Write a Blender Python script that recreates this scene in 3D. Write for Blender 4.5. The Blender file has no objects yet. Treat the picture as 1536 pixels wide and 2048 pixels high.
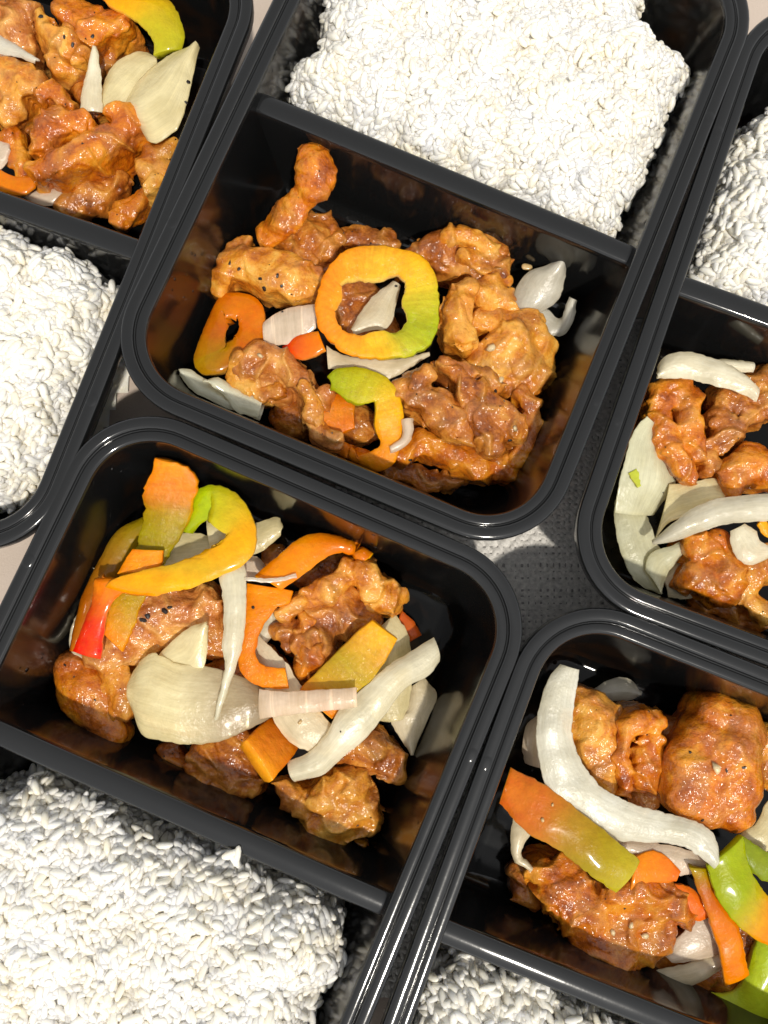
import bpy, math, random
import numpy as np
from mathutils import Matrix, Vector
random.seed(7); rng = np.random.default_rng(7)
S = 0.01                                    # everything below is laid out in centimetres
scene = bpy.context.scene
COL = scene.collection

# ------------------------------------------------------------------ camera, sky, sun, exposure
FPX, TX, TY, CAMH = 1590.7, 0.1096, -0.0281, 29.896     # focal length in pixels of a 1536x2048 frame, tilts, height
ZR = 4.8                                                # height of the container rims
def _rot(tx, ty):
    cx, sx, cy, sy = math.cos(tx), math.sin(tx), math.cos(ty), math.sin(ty)
    return np.array([[cy, 0, sy], [0, 1, 0], [-sy, 0, cy]]) @ np.array([[1, 0, 0], [0, cx, -sx], [0, sx, cx]])
RC = _rot(TX, TY)
cam_d = bpy.data.cameras.new('camera'); cam = bpy.data.objects.new('camera', cam_d); COL.objects.link(cam)
M4 = Matrix(RC.tolist()).to_4x4(); M4.translation = (0, 0, CAMH * S); cam.matrix_world = M4
cam_d.sensor_fit = 'VERTICAL'; cam_d.sensor_height = 36.0; cam_d.lens = FPX / 2048 * 36.0
cam_d.clip_start = 0.005; cam_d.clip_end = 100.0
scene.camera = cam
SUN_DIR = Vector((0.15, -0.5, 1.0)).normalized()        # towards the sun, read off the shadow of the rims on the cloth
elev = math.asin(SUN_DIR.z); azim = math.atan2(SUN_DIR.x, SUN_DIR.y)
world = bpy.data.worlds.new('World'); scene.world = world; world.use_nodes = True
wn = world.node_tree.nodes; wl = world.node_tree.links
bg = wn['Background']; sky = wn.new('ShaderNodeTexSky'); sky.sky_type = 'NISHITA'; sky.sun_disc = False
sky.sun_elevation = elev; sky.sun_rotation = azim; sky.air_density = 1.0; sky.dust_density = 0.6; sky.altitude = 200.0
hs = wn.new('ShaderNodeHueSaturation'); hs.inputs['Saturation'].default_value = 0.04
wl.new(sky.outputs[0], hs.inputs['Color']); wl.new(hs.outputs[0], bg.inputs['Color'])
bg.inputs['Strength'].default_value = 0.15
sun_d = bpy.data.lights.new('sun', 'SUN'); sun_d.energy = 2.0; sun_d.angle = math.radians(2.0); sun_d.color = (1.0, 0.94, 0.84)
sun = bpy.data.objects.new('sun', sun_d); COL.objects.link(sun)
sun.rotation_euler = SUN_DIR.to_track_quat('Z', 'Y').to_euler(); sun.location = (0.1, -0.3, 0.8)
vs = scene.view_settings; vs.view_transform = 'Standard'; vs.look = 'None'; vs.exposure = 0.45; vs.gamma = 1.0
vs.use_curve_mapping = False
scene.render.engine = 'CYCLES'
scene.cycles.use_denoising = True
scene.cycles.max_bounces = 8; scene.cycles.diffuse_bounces = 4; scene.cycles.glossy_bounces = 4
scene.cycles.transmission_bounces = 4; scene.cycles.transparent_max_bounces = 6
scene.cycles.sample_clamp_indirect = 6.0; scene.cycles.caustics_reflective = False; scene.cycles.caustics_refractive = False

def w(px, py, z):                                       # point at height z (cm) seen at a pixel of the photograph
    d = RC @ np.array([(px - 768) / FPX, -(py - 1024) / FPX, -1.0])
    s = (z - CAMH) / d[2]
    return np.array([d[0] * s, d[1] * s, z])
def cm_per_px(z): return (CAMH - z) / FPX

# ------------------------------------------------------------------ noise, in numpy
_perm = rng.permutation(4096)
_grad = rng.normal(size=(4096, 3)); _grad /= np.linalg.norm(_grad, axis=1)[:, None]
def gnoise(p):
    i = np.floor(p).astype(np.int64); f = p - i; u = f * f * f * (f * (f * 6 - 15) + 10)
    out = np.zeros(len(p))
    for dx in (0, 1):
        wx = u[:, 0] if dx else 1 - u[:, 0]
        for dy in (0, 1):
            wy = u[:, 1] if dy else 1 - u[:, 1]
            for dz in (0, 1):
                wz = u[:, 2] if dz else 1 - u[:, 2]
                h = _perm[(_perm[(_perm[(i[:, 0] + dx) & 4095] + i[:, 1] + dy) & 4095] + i[:, 2] + dz) & 4095]
                g = _grad[h]
                out += wx * wy * wz * (g[:, 0] * (f[:, 0] - dx) + g[:, 1] * (f[:, 1] - dy) + g[:, 2] * (f[:, 2] - dz))
    return out * 1.5

# ------------------------------------------------------------------ materials
class NT:
    def __init__(s, name):
        s.m = bpy.data.materials.new(name); s.m.use_nodes = True
        s.n = s.m.node_tree.nodes; s.l = s.m.node_tree.links; s.b = s.n['Principled BSDF']; s.out = s.n['Material Output']
    def node(s, t, **kw):
        n = s.n.new(t)
        for k, v in kw.items():
            if k in n.inputs: n.inputs[k].default_value = v
            else: setattr(n, k, v)
        return n
    def link(s, a, b): s.l.new(a, b)
    def set(s, **kw):
        for k, v in kw.items(): s.b.inputs[k.replace('_', ' ')].default_value = v
    def coords(s, scale=100.0, rand=True):
        tc = s.node('ShaderNodeTexCoord'); v = s.node('ShaderNodeVectorMath', operation='SCALE')
        s.link(tc.outputs['Object'], v.inputs[0]); v.inputs['Scale'].default_value = scale
        if not rand: return v.outputs[0]
        oi = s.node('ShaderNodeObjectInfo'); a = s.node('ShaderNodeVectorMath', operation='MULTIPLY_ADD')
        cx = s.node('ShaderNodeCombineXYZ')
        for k in range(3): s.link(oi.outputs['Random'], cx.inputs[k])
        s.link(cx.outputs[0], a.inputs[0]); a.inputs[1].default_value = (37.0, 53.0, 71.0); s.link(v.outputs[0], a.inputs[2])
        return a.outputs[0]
    def noise(s, vec, scale, detail=3.0, rough=0.55, dist=0.0):
        n = s.node('ShaderNodeTexNoise'); s.link(vec, n.inputs['Vector'])
        n.inputs['Scale'].default_value = scale; n.inputs['Detail'].default_value = detail
        n.inputs['Roughness'].default_value = rough; n.inputs['Distortion'].default_value = dist
        return n.outputs['Fac']
    def ramp(s, fac, stops, interp='LINEAR'):
        r = s.node('ShaderNodeValToRGB'); r.color_ramp.interpolation = interp; e = r.color_ramp.elements
        while len(e) < len(stops): e.new(0.5)
        for k, (p, c) in enumerate(stops): e[k].position = p; e[k].color = (*c, 1) if len(c) == 3 else c
        s.link(fac, r.inputs[0]); return r.outputs[0]
    def maprange(s, v, a, b, c, d):
        m = s.node('ShaderNodeMapRange'); s.link(v, m.inputs[0])
        for k, x in zip((1, 2, 3, 4), (a, b, c, d)): m.inputs[k].default_value = x
        return m.outputs[0]
    def math(s, op, a, b):
        m = s.node('ShaderNodeMath', operation=op)
        for k, x in ((0, a), (1, b)):
            if isinstance(x, (int, float)): m.inputs[k].default_value = x
            else: s.link(x, m.inputs[k])
        return m.outputs[0]
    def mix(s, fac, a, b, mode='MIX'):
        m = s.node('ShaderNodeMix', data_type='RGBA', blend_type=mode)
        for k, x in ((0, fac), (6, a), (7, b)):
            if isinstance(x, (int, float)): m.inputs[k].default_value = x
            elif isinstance(x, tuple): m.inputs[k].default_value = (*x, 1)
            else: s.link(x, m.inputs[k])
        return m.outputs[2]
    def bump(s, h, strength, dist, prev=None):
        b = s.node('ShaderNodeBump'); s.link(h, b.inputs['Height'])
        b.inputs['Strength'].default_value = strength; b.inputs['Distance'].default_value = dist
        if prev is not None: s.link(prev, b.inputs['Normal'])
        return b.outputs[0]

def mat_plastic(name, base, r0, r1, drops, spec):
    t = NT(name); v = t.coords()
    t.set(Base_Color=(base, base * 1.03, base * 1.05, 1), IOR=1.5, Specular_IOR_Level=spec)
    n = t.noise(v, 0.6, 4)
    r = t.maprange(n, 0.3, 0.7, r0, r1)
    nb = t.bump(t.noise(v, 7.0, 3), 0.025, 0.0004); nb = t.bump(t.noise(v, 0.5, 2), 0.04, 0.002, nb)
    if drops:                                               # oil beads and smears on the walls
        vo = t.node('ShaderNodeTexVoronoi'); t.link(v, vo.inputs['Vector']); vo.inputs['Scale'].default_value = 2.2
        size = t.maprange(t.noise(v, 0.7, 2), 0.52, 0.70, 0.0, 0.22)
        dr = t.node('ShaderNodeMapRange'); dr.interpolation_type = 'SMOOTHSTEP'; t.link(vo.outputs['Distance'], dr.inputs[0]); dr.inputs[1].default_value = 0.0
        t.link(t.math('ADD', size, 0.001), dr.inputs[2]); dr.inputs[3].default_value = 1.0; dr.inputs[4].default_value = 0.0
        nb = t.bump(dr.outputs[0], 0.8, 0.0012, nb)
        sm = t.maprange(t.noise(v, 0.35, 3, 0.6, 1.0), 0.52, 0.72, 0.0, 1.0)
        c = t.mix(t.math('MULTIPLY', sm, 0.5), (base, base * 1.03, base * 1.05), (0.030, 0.012, 0.004)); t.link(c, t.b.inputs['Base Color'])
        r = t.math('SUBTRACT', r, t.math('MULTIPLY', sm, 0.05))
    t.link(r, t.b.inputs['Roughness']); t.link(nb, t.b.inputs['Normal'])
    return t.m
def attr(t):
    a = t.node('ShaderNodeAttribute'); a.attribute_name = 'Col'; return a.outputs['Color']
def mat_chicken(name, cols, gloss=0.28, ridge_col=(0.74, 0.36, 0.07)):
    t = NT(name); v = t.coords()
    big = t.noise(v, 1.15, 5, 0.6, 0.6); fine = t.noise(v, 9.0, 4, 0.65)
    f = t.math('ADD', t.math('MULTIPLY', big, 0.85), t.math('MULTIPLY', fine, 0.15))
    c = t.ramp(f, [(0.36, cols[0]), (0.46, cols[1]), (0.55, cols[2]), (0.64, cols[3])])
    meat = t.maprange(t.noise(v, 0.75, 3, 0.55, 0.8), 0.50, 0.62, 0.0, 0.5); c = t.mix(meat, c, t.ramp(fine, [(0.3, (0.20, 0.058, 0.014)), (0.7, (0.44, 0.165, 0.055))]))
    a = attr(t); sp = t.node('ShaderNodeSeparateColor'); t.link(a, sp.inputs[0])
    c = t.mix(t.math('MULTIPLY', sp.outputs[0], 0.45), c, ridge_col)
    speck = t.maprange(t.noise(v, 14.0, 2, 0.5), 0.66, 0.74, 0.0, 0.4)
    c = t.mix(speck, c, (0.20, 0.055, 0.015))
    t.link(c, t.b.inputs['Base Color'])
    r = t.maprange(t.noise(v, 3.0, 3), 0.35, 0.65, gloss, gloss + 0.25); t.link(r, t.b.inputs['Roughness'])
    t.set(Coat_Weight=0.95, Coat_Roughness=0.13, Coat_IOR=1.5, Specular_IOR_Level=0.1)
    b = t.bump(t.noise(v, 6.5, 3, 0.6), 0.45, 0.0011); b = t.bump(t.noise(v, 18.0, 3, 0.6), 0.5, 0.0005, b)
    t.link(b, t.b.inputs['Normal'])
    vo = t.node('ShaderNodeTexVoronoi', feature='SMOOTH_F1'); t.link(v, vo.inputs['Vector']); vo.inputs['Scale'].default_value = 6.5
    cb = t.bump(t.noise(v, 4.0, 3, 0.6), 0.55, 0.0016); cb = t.bump(vo.outputs['Distance'], 0.5, 0.0009, cb)
    t.link(cb, t.b.inputs['Coat Normal'])
    return t.m
def uvv(t, sx, sy):
    u = t.node('ShaderNodeUVMap'); u.uv_map = 'UVMap'; m = t.node('ShaderNodeMapping'); t.link(u.outputs[0], m.inputs[0])
    m.inputs['Scale'].default_value = (sx, sy, 1); return m.outputs[0]
def mat_pepper(name, skin):
    t = NT(name); v = t.coords(); c = attr(t)
    n = t.noise(v, 2.0, 4, 0.6)
    hs_ = t.node('ShaderNodeHueSaturation'); t.link(c, hs_.inputs['Color']); hs_.inputs['Saturation'].default_value = 1.0
    t.link(t.maprange(t.noise(v, 1.4, 4, 0.65), 0.3, 0.7, 0.492, 0.508), hs_.inputs['Hue']); t.link(t.maprange(t.noise(v, 4.5, 3, 0.6), 0.3, 0.7, 0.92, 1.08), hs_.inputs['Value']); c = hs_.outputs[0]
    c = t.mix(t.maprange(n, 0.3, 0.7, 0.0, 0.45), c, t.mix(1.0, c, (0.9, 0.78, 0.7), 'MULTIPLY'))
    if not skin:
        st = t.noise(uvv(t, 7.0, 1.2), 1.0, 4, 0.65)
        c = t.mix(t.maprange(st, 0.42, 0.66, 0.0, 0.4), c, t.mix(1.0, c, (1.2, 1.35, 1.6), 'MULTIPLY'))
        c = t.mix(t.maprange(st, 0.5, 0.3, 0.0, 0.25), c, t.mix(1.0, c, (0.75, 0.6, 0.5), 'MULTIPLY'))
        b = t.bump(st, 0.2, 0.0006); b = t.bump(t.noise(v, 5.0, 3), 0.35, 0.0010, b)
        t.link(t.bump(t.noise(v, 9.0, 3), 0.55, 0.0011, b), t.b.inputs['Coat Normal'])
    else:
        b = t.bump(t.noise(v, 2.2, 3), 0.25, 0.002); b = t.bump(t.noise(v, 12.0, 3), 0.22, 0.0006, b)
    t.link(c, t.b.inputs['Base Color']); t.link(b, t.b.inputs['Normal'])
    t.set(Roughness=0.25 if skin else 0.3, Coat_Weight=0.4, Coat_Roughness=0.10, Specular_IOR_Level=0.06)
    return t.m
def mat_onion(name, along):
    t = NT(name); v = t.coords(); c = attr(t)
    vec = uvv(t, 0.25, 5.0) if along else uvv(t, 3.6, 0.15)
    ve = t.noise(vec, 1.0, 2, 0.5)
    line = t.maprange(ve, 0.56, 0.62, 0.0, 1.0)
    c = t.mix(t.math('MULTIPLY', line, 0.25 if along else 0.9), c, t.mix(1.0, c, (1.3, 1.3, 1.3), 'MULTIPLY'))
    bl = t.noise(v, 1.1, 3); c = t.mix(t.maprange(bl, 0.35, 0.7, 0.0, 0.4), c, t.mix(1.0, c, (0.88, 0.83, 0.68), 'MULTIPLY'))
    fib = t.noise(uvv(t, 0.5, 7.0) if along else uvv(t, 5.0, 0.5), 1.0, 4, 0.7)
    c = t.mix(t.maprange(fib, 0.42, 0.62, 0.12, 0.0), c, t.mix(1.0, c, (0.74, 0.70, 0.58), 'MULTIPLY'))
    t.link(c, t.b.inputs['Base Color'])
    b = t.bump(ve, 0.1, 0.0008); b = t.bump(fib, 0.05, 0.0004, b); b = t.bump(t.noise(v, 2.2, 3), 0.3, 0.0022, b); b = t.bump(t.noise(v, 16.0, 2), 0.2, 0.0005, b)
    t.link(b, t.b.inputs['Normal'])
    t.set(Roughness=0.28, Coat_Weight=0.7, Coat_Roughness=0.12)
    tp = t.node('ShaderNodeBsdfTransparent'); tp.inputs[0].default_value = (0.98, 0.93, 0.78, 1)
    tr = t.node('ShaderNodeBsdfTranslucent'); t.link(c, tr.inputs[0]); t.link(b, tr.inputs['Normal'])
    m1 = t.node('ShaderNodeMixShader'); m1.inputs[0].default_value = 0.15
    t.link(t.b.outputs[0], m1.inputs[1]); t.link(tr.outputs[0], m1.inputs[2])
    m2 = t.node('ShaderNodeMixShader')
    t.link(t.maprange(t.math('ADD', t.math('MULTIPLY', fib, 0.35), t.math('MULTIPLY', t.noise(v, 0.8, 3), 0.65)), 0.36, 0.62, 0.48, 0.14), m2.inputs[0])
    t.link(m1.outputs[0], m2.inputs[1]); t.link(tp.outputs[0], m2.inputs[2]); t.link(m2.outputs[0], t.out.inputs[0])
    return t.m
def mat_rice():
    t = NT('cooked_rice'); v = t.coords(100.0, True)
    c = t.ramp(t.noise(v, 0.8, 3), [(0.34, (0.95, 0.87, 0.71)), (0.5, (0.95, 0.90, 0.80)), (0.66, (0.93, 0.91, 0.86))])
    t.link(c, t.b.inputs['Base Color'])
    t.set(Roughness=0.34, Specular_IOR_Level=0.4, Subsurface_Weight=0.55, Subsurface_Radius=(0.9, 0.85, 0.7), Subsurface_Scale=0.0011)
    nb = t.bump(t.noise(v, 9.0, 2), 0.2, 0.0006); t.link(nb, t.b.inputs['Normal'])
    tr = t.node('ShaderNodeBsdfTranslucent'); t.link(c, tr.inputs[0])
    m1 = t.node('ShaderNodeMixShader'); m1.inputs[0].default_value = 0.10
    t.link(t.b.outputs[0], m1.inputs[1]); t.link(tr.outputs[0], m1.inputs[2]); t.link(m1.outputs[0], t.out.inputs[0])
    return t.m
def mat_plain(name, col, rough=0.5, coat=0.0):
    t = NT(name); v = t.coords()
    c = t.mix(t.maprange(t.noise(v, 6.0, 3), 0.3, 0.7, 0, 1), tuple(x * 0.7 for x in col), tuple(min(1, x * 1.15) for x in col))
    t.link(c, t.b.inputs['Base Color']); t.set(Roughness=rough, Coat_Weight=coat, Coat_Roughness=0.1)
    t.link(t.bump(t.noise(v, 14.0, 3), 0.4, 0.0006), t.b.inputs['Normal'])
    return t.m
def mat_cloth():
    t = NT('tablecloth'); v = t.coords(100.0, False)
    c = t.ramp(t.noise(v, 0.25, 4), [(0.3, (0.50, 0.41, 0.335)), (0.7, (0.56, 0.47, 0.40))])
    t.link(c, t.b.inputs['Base Color']); t.set(Roughness=0.8)
    t.link(t.bump(t.noise(v, 12.0, 3), 0.3, 0.0006), t.b.inputs['Normal'])
    return t.m

M = dict(
    rice_core=mat_plain('packed_rice', (0.84, 0.80, 0.70), 0.5), plastic=mat_plastic('black_plastic', 0.005, 0.12, 0.20, True, 0.7), rimp=mat_plastic('black_plastic_rim', 0.008, 0.085, 0.13, False, 0.55), rice=mat_rice(), cloth=mat_cloth(),
    floorp=mat_plastic('black_plastic_floor', 0.004, 0.06, 0.12, True, 0.15),
    orange=mat_chicken('glazed_chicken_orange', [(0.26, 0.050, 0.003), (0.50, 0.115, 0.004), (0.64, 0.190, 0.006), (0.74, 0.30, 0.025)], 0.2, (0.80, 0.36, 0.04)),
    golden=mat_chicken('glazed_chicken_golden', [(0.36, 0.090, 0.006), (0.58, 0.185, 0.012), (0.72, 0.30, 0.030), (0.80, 0.42, 0.075)], 0.25, (0.84, 0.47, 0.10)),
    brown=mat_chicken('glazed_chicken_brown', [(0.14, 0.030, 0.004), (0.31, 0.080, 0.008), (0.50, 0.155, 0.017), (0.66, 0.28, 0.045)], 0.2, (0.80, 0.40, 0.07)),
    pink=mat_chicken('glazed_chicken_pale', [(0.30, 0.075, 0.011), (0.48, 0.150, 0.024), (0.62, 0.25, 0.055), (0.76, 0.39, 0.095)], 0.2, (0.84, 0.47, 0.11)),
    flesh=mat_pepper('pepper_flesh', False), skin=mat_pepper('pepper_skin', True),
    onion=mat_onion('onion_lengthwise', True), onion_x=mat_onion('onion_crosswise', False),
    matback=mat_plain('placemat_backing', (0.38, 0.36, 0.34), 0.8), thread=mat_plain('placemat_thread', (0.80, 0.77, 0.72), 0.6),
    black=mat_plain('black_pepper', (0.02, 0.014, 0.012), 0.4), seed=mat_plain('pepper_seed', (0.62, 0.42, 0.18), 0.35, 0.4),
    sauce=mat_plain('brown_sauce', (0.085, 0.026, 0.005), 0.06, 1.0),
    garlic=mat_plain('garlic', (0.72, 0.55, 0.30), 0.35, 0.4),
)

# ------------------------------------------------------------------ object helpers
def mesh_obj(name, verts, faces, mat, parent=None, loc=(0, 0, 0), smooth=True, cols=None, uvs=None):
    """verts in cm, world; loc is the object's origin in cm."""
    v = (np.asarray(verts, float) - np.asarray(loc)) * S
    me = bpy.data.meshes.new(name)
    if isinstance(faces, np.ndarray):
        nf, k = faces.shape
        me.vertices.add(len(v)); me.vertices.foreach_set('co', v.ravel())
        me.loops.add(nf * k); me.loops.foreach_set('vertex_index', faces.ravel().astype(np.int32))
        me.polygons.add(nf); me.polygons.foreach_set('loop_start', np.arange(0, nf * k, k, dtype=np.int32))
        me.update(calc_edges=True)
    else:
        me.from_pydata([tuple(x) for x in v], [], faces); me.update()
    if smooth: me.polygons.foreach_set('use_smooth', np.ones(len(me.polygons), bool))
    if cols is not None:
        a = me.color_attributes.new('Col', 'FLOAT_COLOR', 'POINT')
        a.data.foreach_set('color', np.concatenate([cols, np.ones((len(cols), 1))], 1).ravel())
    if uvs is not None:
        u = me.uv_layers.new(name='UVMap'); li = np.empty(len(me.loops), np.int32); me.loops.foreach_get('vertex_index', li)
        u.data.foreach_set('uv', uvs[li].ravel())
    me.materials.append(mat); me.validate()
    o = bpy.data.objects.new(name, me); COL.objects.link(o)
    if parent is not None:
        o.parent = parent; o.location = Vector(np.asarray(loc) * S) - parent.location
    else: o.location = np.asarray(loc) * S
    return o
def empty(name, loc):
    o = bpy.data.objects.new(name, None); COL.objects.link(o); o.location = np.asarray(loc) * S; o.empty_display_size = 0.01; return o
def tag(o, label=None, cat=None, group=None, kind=None):
    for k, x in (('label', label), ('category', cat), ('group', group), ('kind', kind)):
        if x: o[k] = x
    return o

# ------------------------------------------------------------------ table
mesh_obj('table', [(-90, -90, 0), (90, -90, 0), (90, 90, 0), (-90, 90, 0)], [(0, 1, 2, 3)], M['cloth'])
tag(bpy.data.objects['table'], 'cream cloth covered table top under the containers', kind='structure')

def weave():
    x0, x1, y0, y1 = -1.0, 13.5, -14.0, 11.0
    root = empty('placemat', (6, -2, 0.004)); tag(root, 'woven grey white placemat showing in the gap between four containers', 'placemat')
    back = mesh_obj('backing', [(x0, y0, 0.006), (x1, y0, 0.006), (x1, y1, 0.006), (x0, y1, 0.006)], [(0, 1, 2, 3)], M['matback'], root, (6, -2, 0.004))
    pit = 0.235; nx, ny = int((x1 - x0) / pit), int((y1 - y0) / pit); vv, ff = [], []; base = 0
    for dirn, (na, nb_) in enumerate(((nx, ny), (ny, nx))):
        for i in range(na):
            hw = 0.108 * rng.uniform(0.7, 1.1); c0 = (i + 0.5) * pit + rng.normal(0, 0.022); M_ = nb_ * 4 + 1
            t = np.arange(M_) / 4.0; ph = (i + (0 if dirn == 0 else 1)) * math.pi
            zz = 0.045 + 0.026 * np.cos(math.pi * t + ph); wv = c0 + 0.035 * gnoise(np.c_[t * 0.35, np.full(M_, i * 3.7), np.full(M_, dirn * 9.0)])
            wid = hw * (1 + 0.25 * gnoise(np.c_[t * 0.8, np.full(M_, i * 1.9), np.full(M_, 5.0)]))
            for off, dz in ((-1, -0.022), (-0.55, 0.004), (0, 0.012), (0.55, 0.004), (1, -0.022)):
                a_, b_ = wv + off * wid, t * pit
                vv.append(np.stack([x0 + a_, y0 + b_, zz + dz], 1) if dirn == 0 else np.stack([x0 + b_, y0 + a_, zz + dz], 1))
            ii = np.arange(M_ - 1)
            for k in range(4):
                q = np.stack([base + k * M_ + ii, base + k * M_ + ii + 1, base + (k + 1) * M_ + ii + 1, base + (k + 1) * M_ + ii], 1)
                ff.append(q[:, ::-1] if dirn == 0 else q)
            base += 5 * M_
    o = mesh_obj('woven_threads', np.concatenate(vv), np.concatenate(ff), M['thread'], root, (6, -2, 0.004)); o['kind'] = 'stuff'
weave()

# ------------------------------------------------------------------ containers
LEN, WID, RCO = 22.4, 15.48, 2.86
def rrect(t, z, seg=14):
    hx, hy, r = WID / 2 - t, LEN / 2 - t, max(RCO - t, 0.3); out = []
    for cx, cy, a0 in ((hx - r, hy - r, 0), (-hx + r, hy - r, 90), (-hx + r, -hy + r, 180), (hx - r, -hy + r, 270)):
        for k in range(seg + 1):
            a = math.radians(a0 + 90 * k / seg); out.append((cx + r * math.cos(a), cy + r * math.sin(a), z))
    return out
def loft(loops, cap_last=False, cap_first=False):
    n = len(loops[0]); v = [p for l in loops for p in l]; f = []
    for i in range(len(loops) - 1):
        for k in range(n):
            f.append((i * n + k, i * n + (k + 1) % n, (i + 1) * n + (k + 1) % n, (i + 1) * n + k))
    if cap_last: f.append(tuple(range((len(loops) - 1) * n, len(loops) * n)))
    if cap_first: f.append(tuple(reversed(range(n))))
    return v, f
T0 = 0.84
def wall_t(z): return T0 + (ZR - 0.2 - z) * 0.17           # inner wall leans in towards the floor
rim_prof = [(0.30, -0.50), (0.06, -0.50), (0.02, -0.48), (0.0, -0.44), (0.0, -0.12), (0.015, -0.06), (0.05, -0.02), (0.10, -0.002), (0.16, 0.006), (0.22, 0.009), (0.28, 0.005),
            (0.33, -0.002), (0.375, -0.012), (0.41, -0.045), (0.43, -0.10), (0.45, -0.125), (0.475, -0.125), (0.49, -0.105), (0.505, -0.088), (0.53, -0.08),
            (0.62, -0.066), (0.72, -0.08), (0.765, -0.09), (0.80, -0.12), (0.825, -0.17), (T0, -0.25)]
def container(name, x, y, a, dz, label):
    root = empty(name, (x, y, 0)); root.rotation_euler = (0, 0, a)
    tag(root, label, 'food container', 'black two-compartment food containers')
    zr = ZR + dz
    def part(nm, v, f):
        o = mesh_obj(nm, v, f, M[{'wall': 'plastic', 'floor': 'floorp'}.get(nm, 'rimp')]); o.parent = root; o.location = (0, 0, 0); return o
    v, f = loft([rrect(t, zr + z) for t, z in rim_prof]); part('rim', v, f)
    inner = [(T0 + 0.001, zr - 0.25)] + [(wall_t(z), z) for z in (3.6, 2.6, 1.6, 0.9)]
    tb = wall_t(0.9)
    inner += [(tb + 0.06, 0.55), (tb + 0.18, 0.33), (tb + 0.36, 0.22), (tb + 0.6, 0.19)]
    outer = [(tb + 0.75, 0.02), (tb + 0.3, 0.06), (tb + 0.05, 0.25), (tb - 0.08, 0.6)] + [(wall_t(z) - 0.07, z) for z in (1.6, 3.0, zr - 0.52)]
    v1, f1 = loft([rrect(t, z) for t, z in inner[:-2]])
    v0, f0 = loft([rrect(t, z) for t, z in inner[-3:]], cap_last=True); part('floor', v0, f0)
    v2, f2 = loft([rrect(t, z) for t, z in outer], cap_first=True)
    part('wall', v1 + v2, f1 + [tuple(i + len(v1) for i in q) for q in f2])
    # divider: a hollow ridge with a flat rounded top that ends just under the rim
    prof = [(1.0, 0.2), (0.62, 0.32), (0.52, 0.7), (0.385, 4.0), (0.37, 4.2), (0.33, 4.27), (0.27, 4.295), (0.18, 4.315), (0.08, 4.33)]
    prof = prof + [(0, 4.333)] + [(-yy, z) for yy, z in reversed(prof)]
    vv, ff = [], []; n = len(prof)
    xs = np.linspace(-WID / 2, WID / 2, 9)
    for sx in (-1, 1): pass
    rows = []
    for tt in np.linspace(-1, 1, 9):
        row = []
        for yy, z in prof:
            hx = WID / 2 - wall_t(min(z, 4.3)) + 0.03
            row.append((tt * hx, yy, z - (0.0 if abs(tt) < 0.97 else 0.05)))
        rows.append(row)
    for i, row in enumerate(rows):
        vv += row
        if i:
            for k in range(n - 1): ff.append(((i - 1) * n + k, i * n + k, i * n + k + 1, (i - 1) * n + k + 1))
    part('divider', vv, ff)
    for sx in (-1, 1):                                      # small moulded stacking notches pressed into the bead
        for ly in (-5.3, 5.3):
            cx = sx * (WID / 2 - 0.22); pts = []
            for q, zq in ((0.20, -0.01), (0.15, 0.012), (0.06, 0.016)):
                pts.append([(cx + q * 0.85 * math.cos(an), ly + q * 1.5 * math.sin(an) - (0.32 - q) * 0.3, zr + zq) for an in np.linspace(0, 2 * math.pi, 12, endpoint=False)])
            v3, f3 = loft(pts, cap_last=True); part('notch', v3, f3)
    return root
CON = dict(A=(2.7728, 14.3096, -0.3986), B=(-13.975, 13.8673, -0.335), C=(-5.577, -6.6045, -0.4092),
           D=(8.9318, -12.6669, -0.3757), E=(17.2375, 8.2049, -0.3581))
CDZ = dict(A=0.05, B=0.0, C=0.0, D=0.02, E=0.01)
CLAB = dict(A='black container in the middle, its chicken topped with an orange and green pepper ring',
            B='black container cut off by the top left corner of the picture',
            C='black container at the lower left, its chicken under large cream onion petals',
            D='black container at the lower right with a long white onion crescent',
            E='black container cut off by the right edge with greenish onions in its corner')
for k in 'ABCDE': container('food_container', *CON[k], CDZ[k], CLAB[k])
def clampin(k, p, m=0.0):                                   # keep a point (cm) inside a container's wall
    x, y, a = CON[k]; c, s = math.cos(a), math.sin(a); dx, dy = p[0] - x, p[1] - y
    lx, ly = c * dx + s * dy, -s * dx + c * dy
    t = wall_t(min(p[2], ZR - 0.2)) + m; hx, hy = WID / 2 - t, LEN / 2 - t
    r = max(RCO - t, 0.3)
    lx = min(max(lx, -hx), hx); ly = min(max(ly, -hy), hy)
    ax, ay = abs(lx) - (hx - r), abs(ly) - (hy - r)
    if ax > 0 and ay > 0:
        d = math.hypot(ax, ay)
        if d > r: lx = math.copysign(hx - r + ax * r / d, lx); ly = math.copysign(hy - r + ay * r / d, ly)
    return np.array([x + c * lx - s * ly, y + s * lx + c * ly, p[2]])

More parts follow.
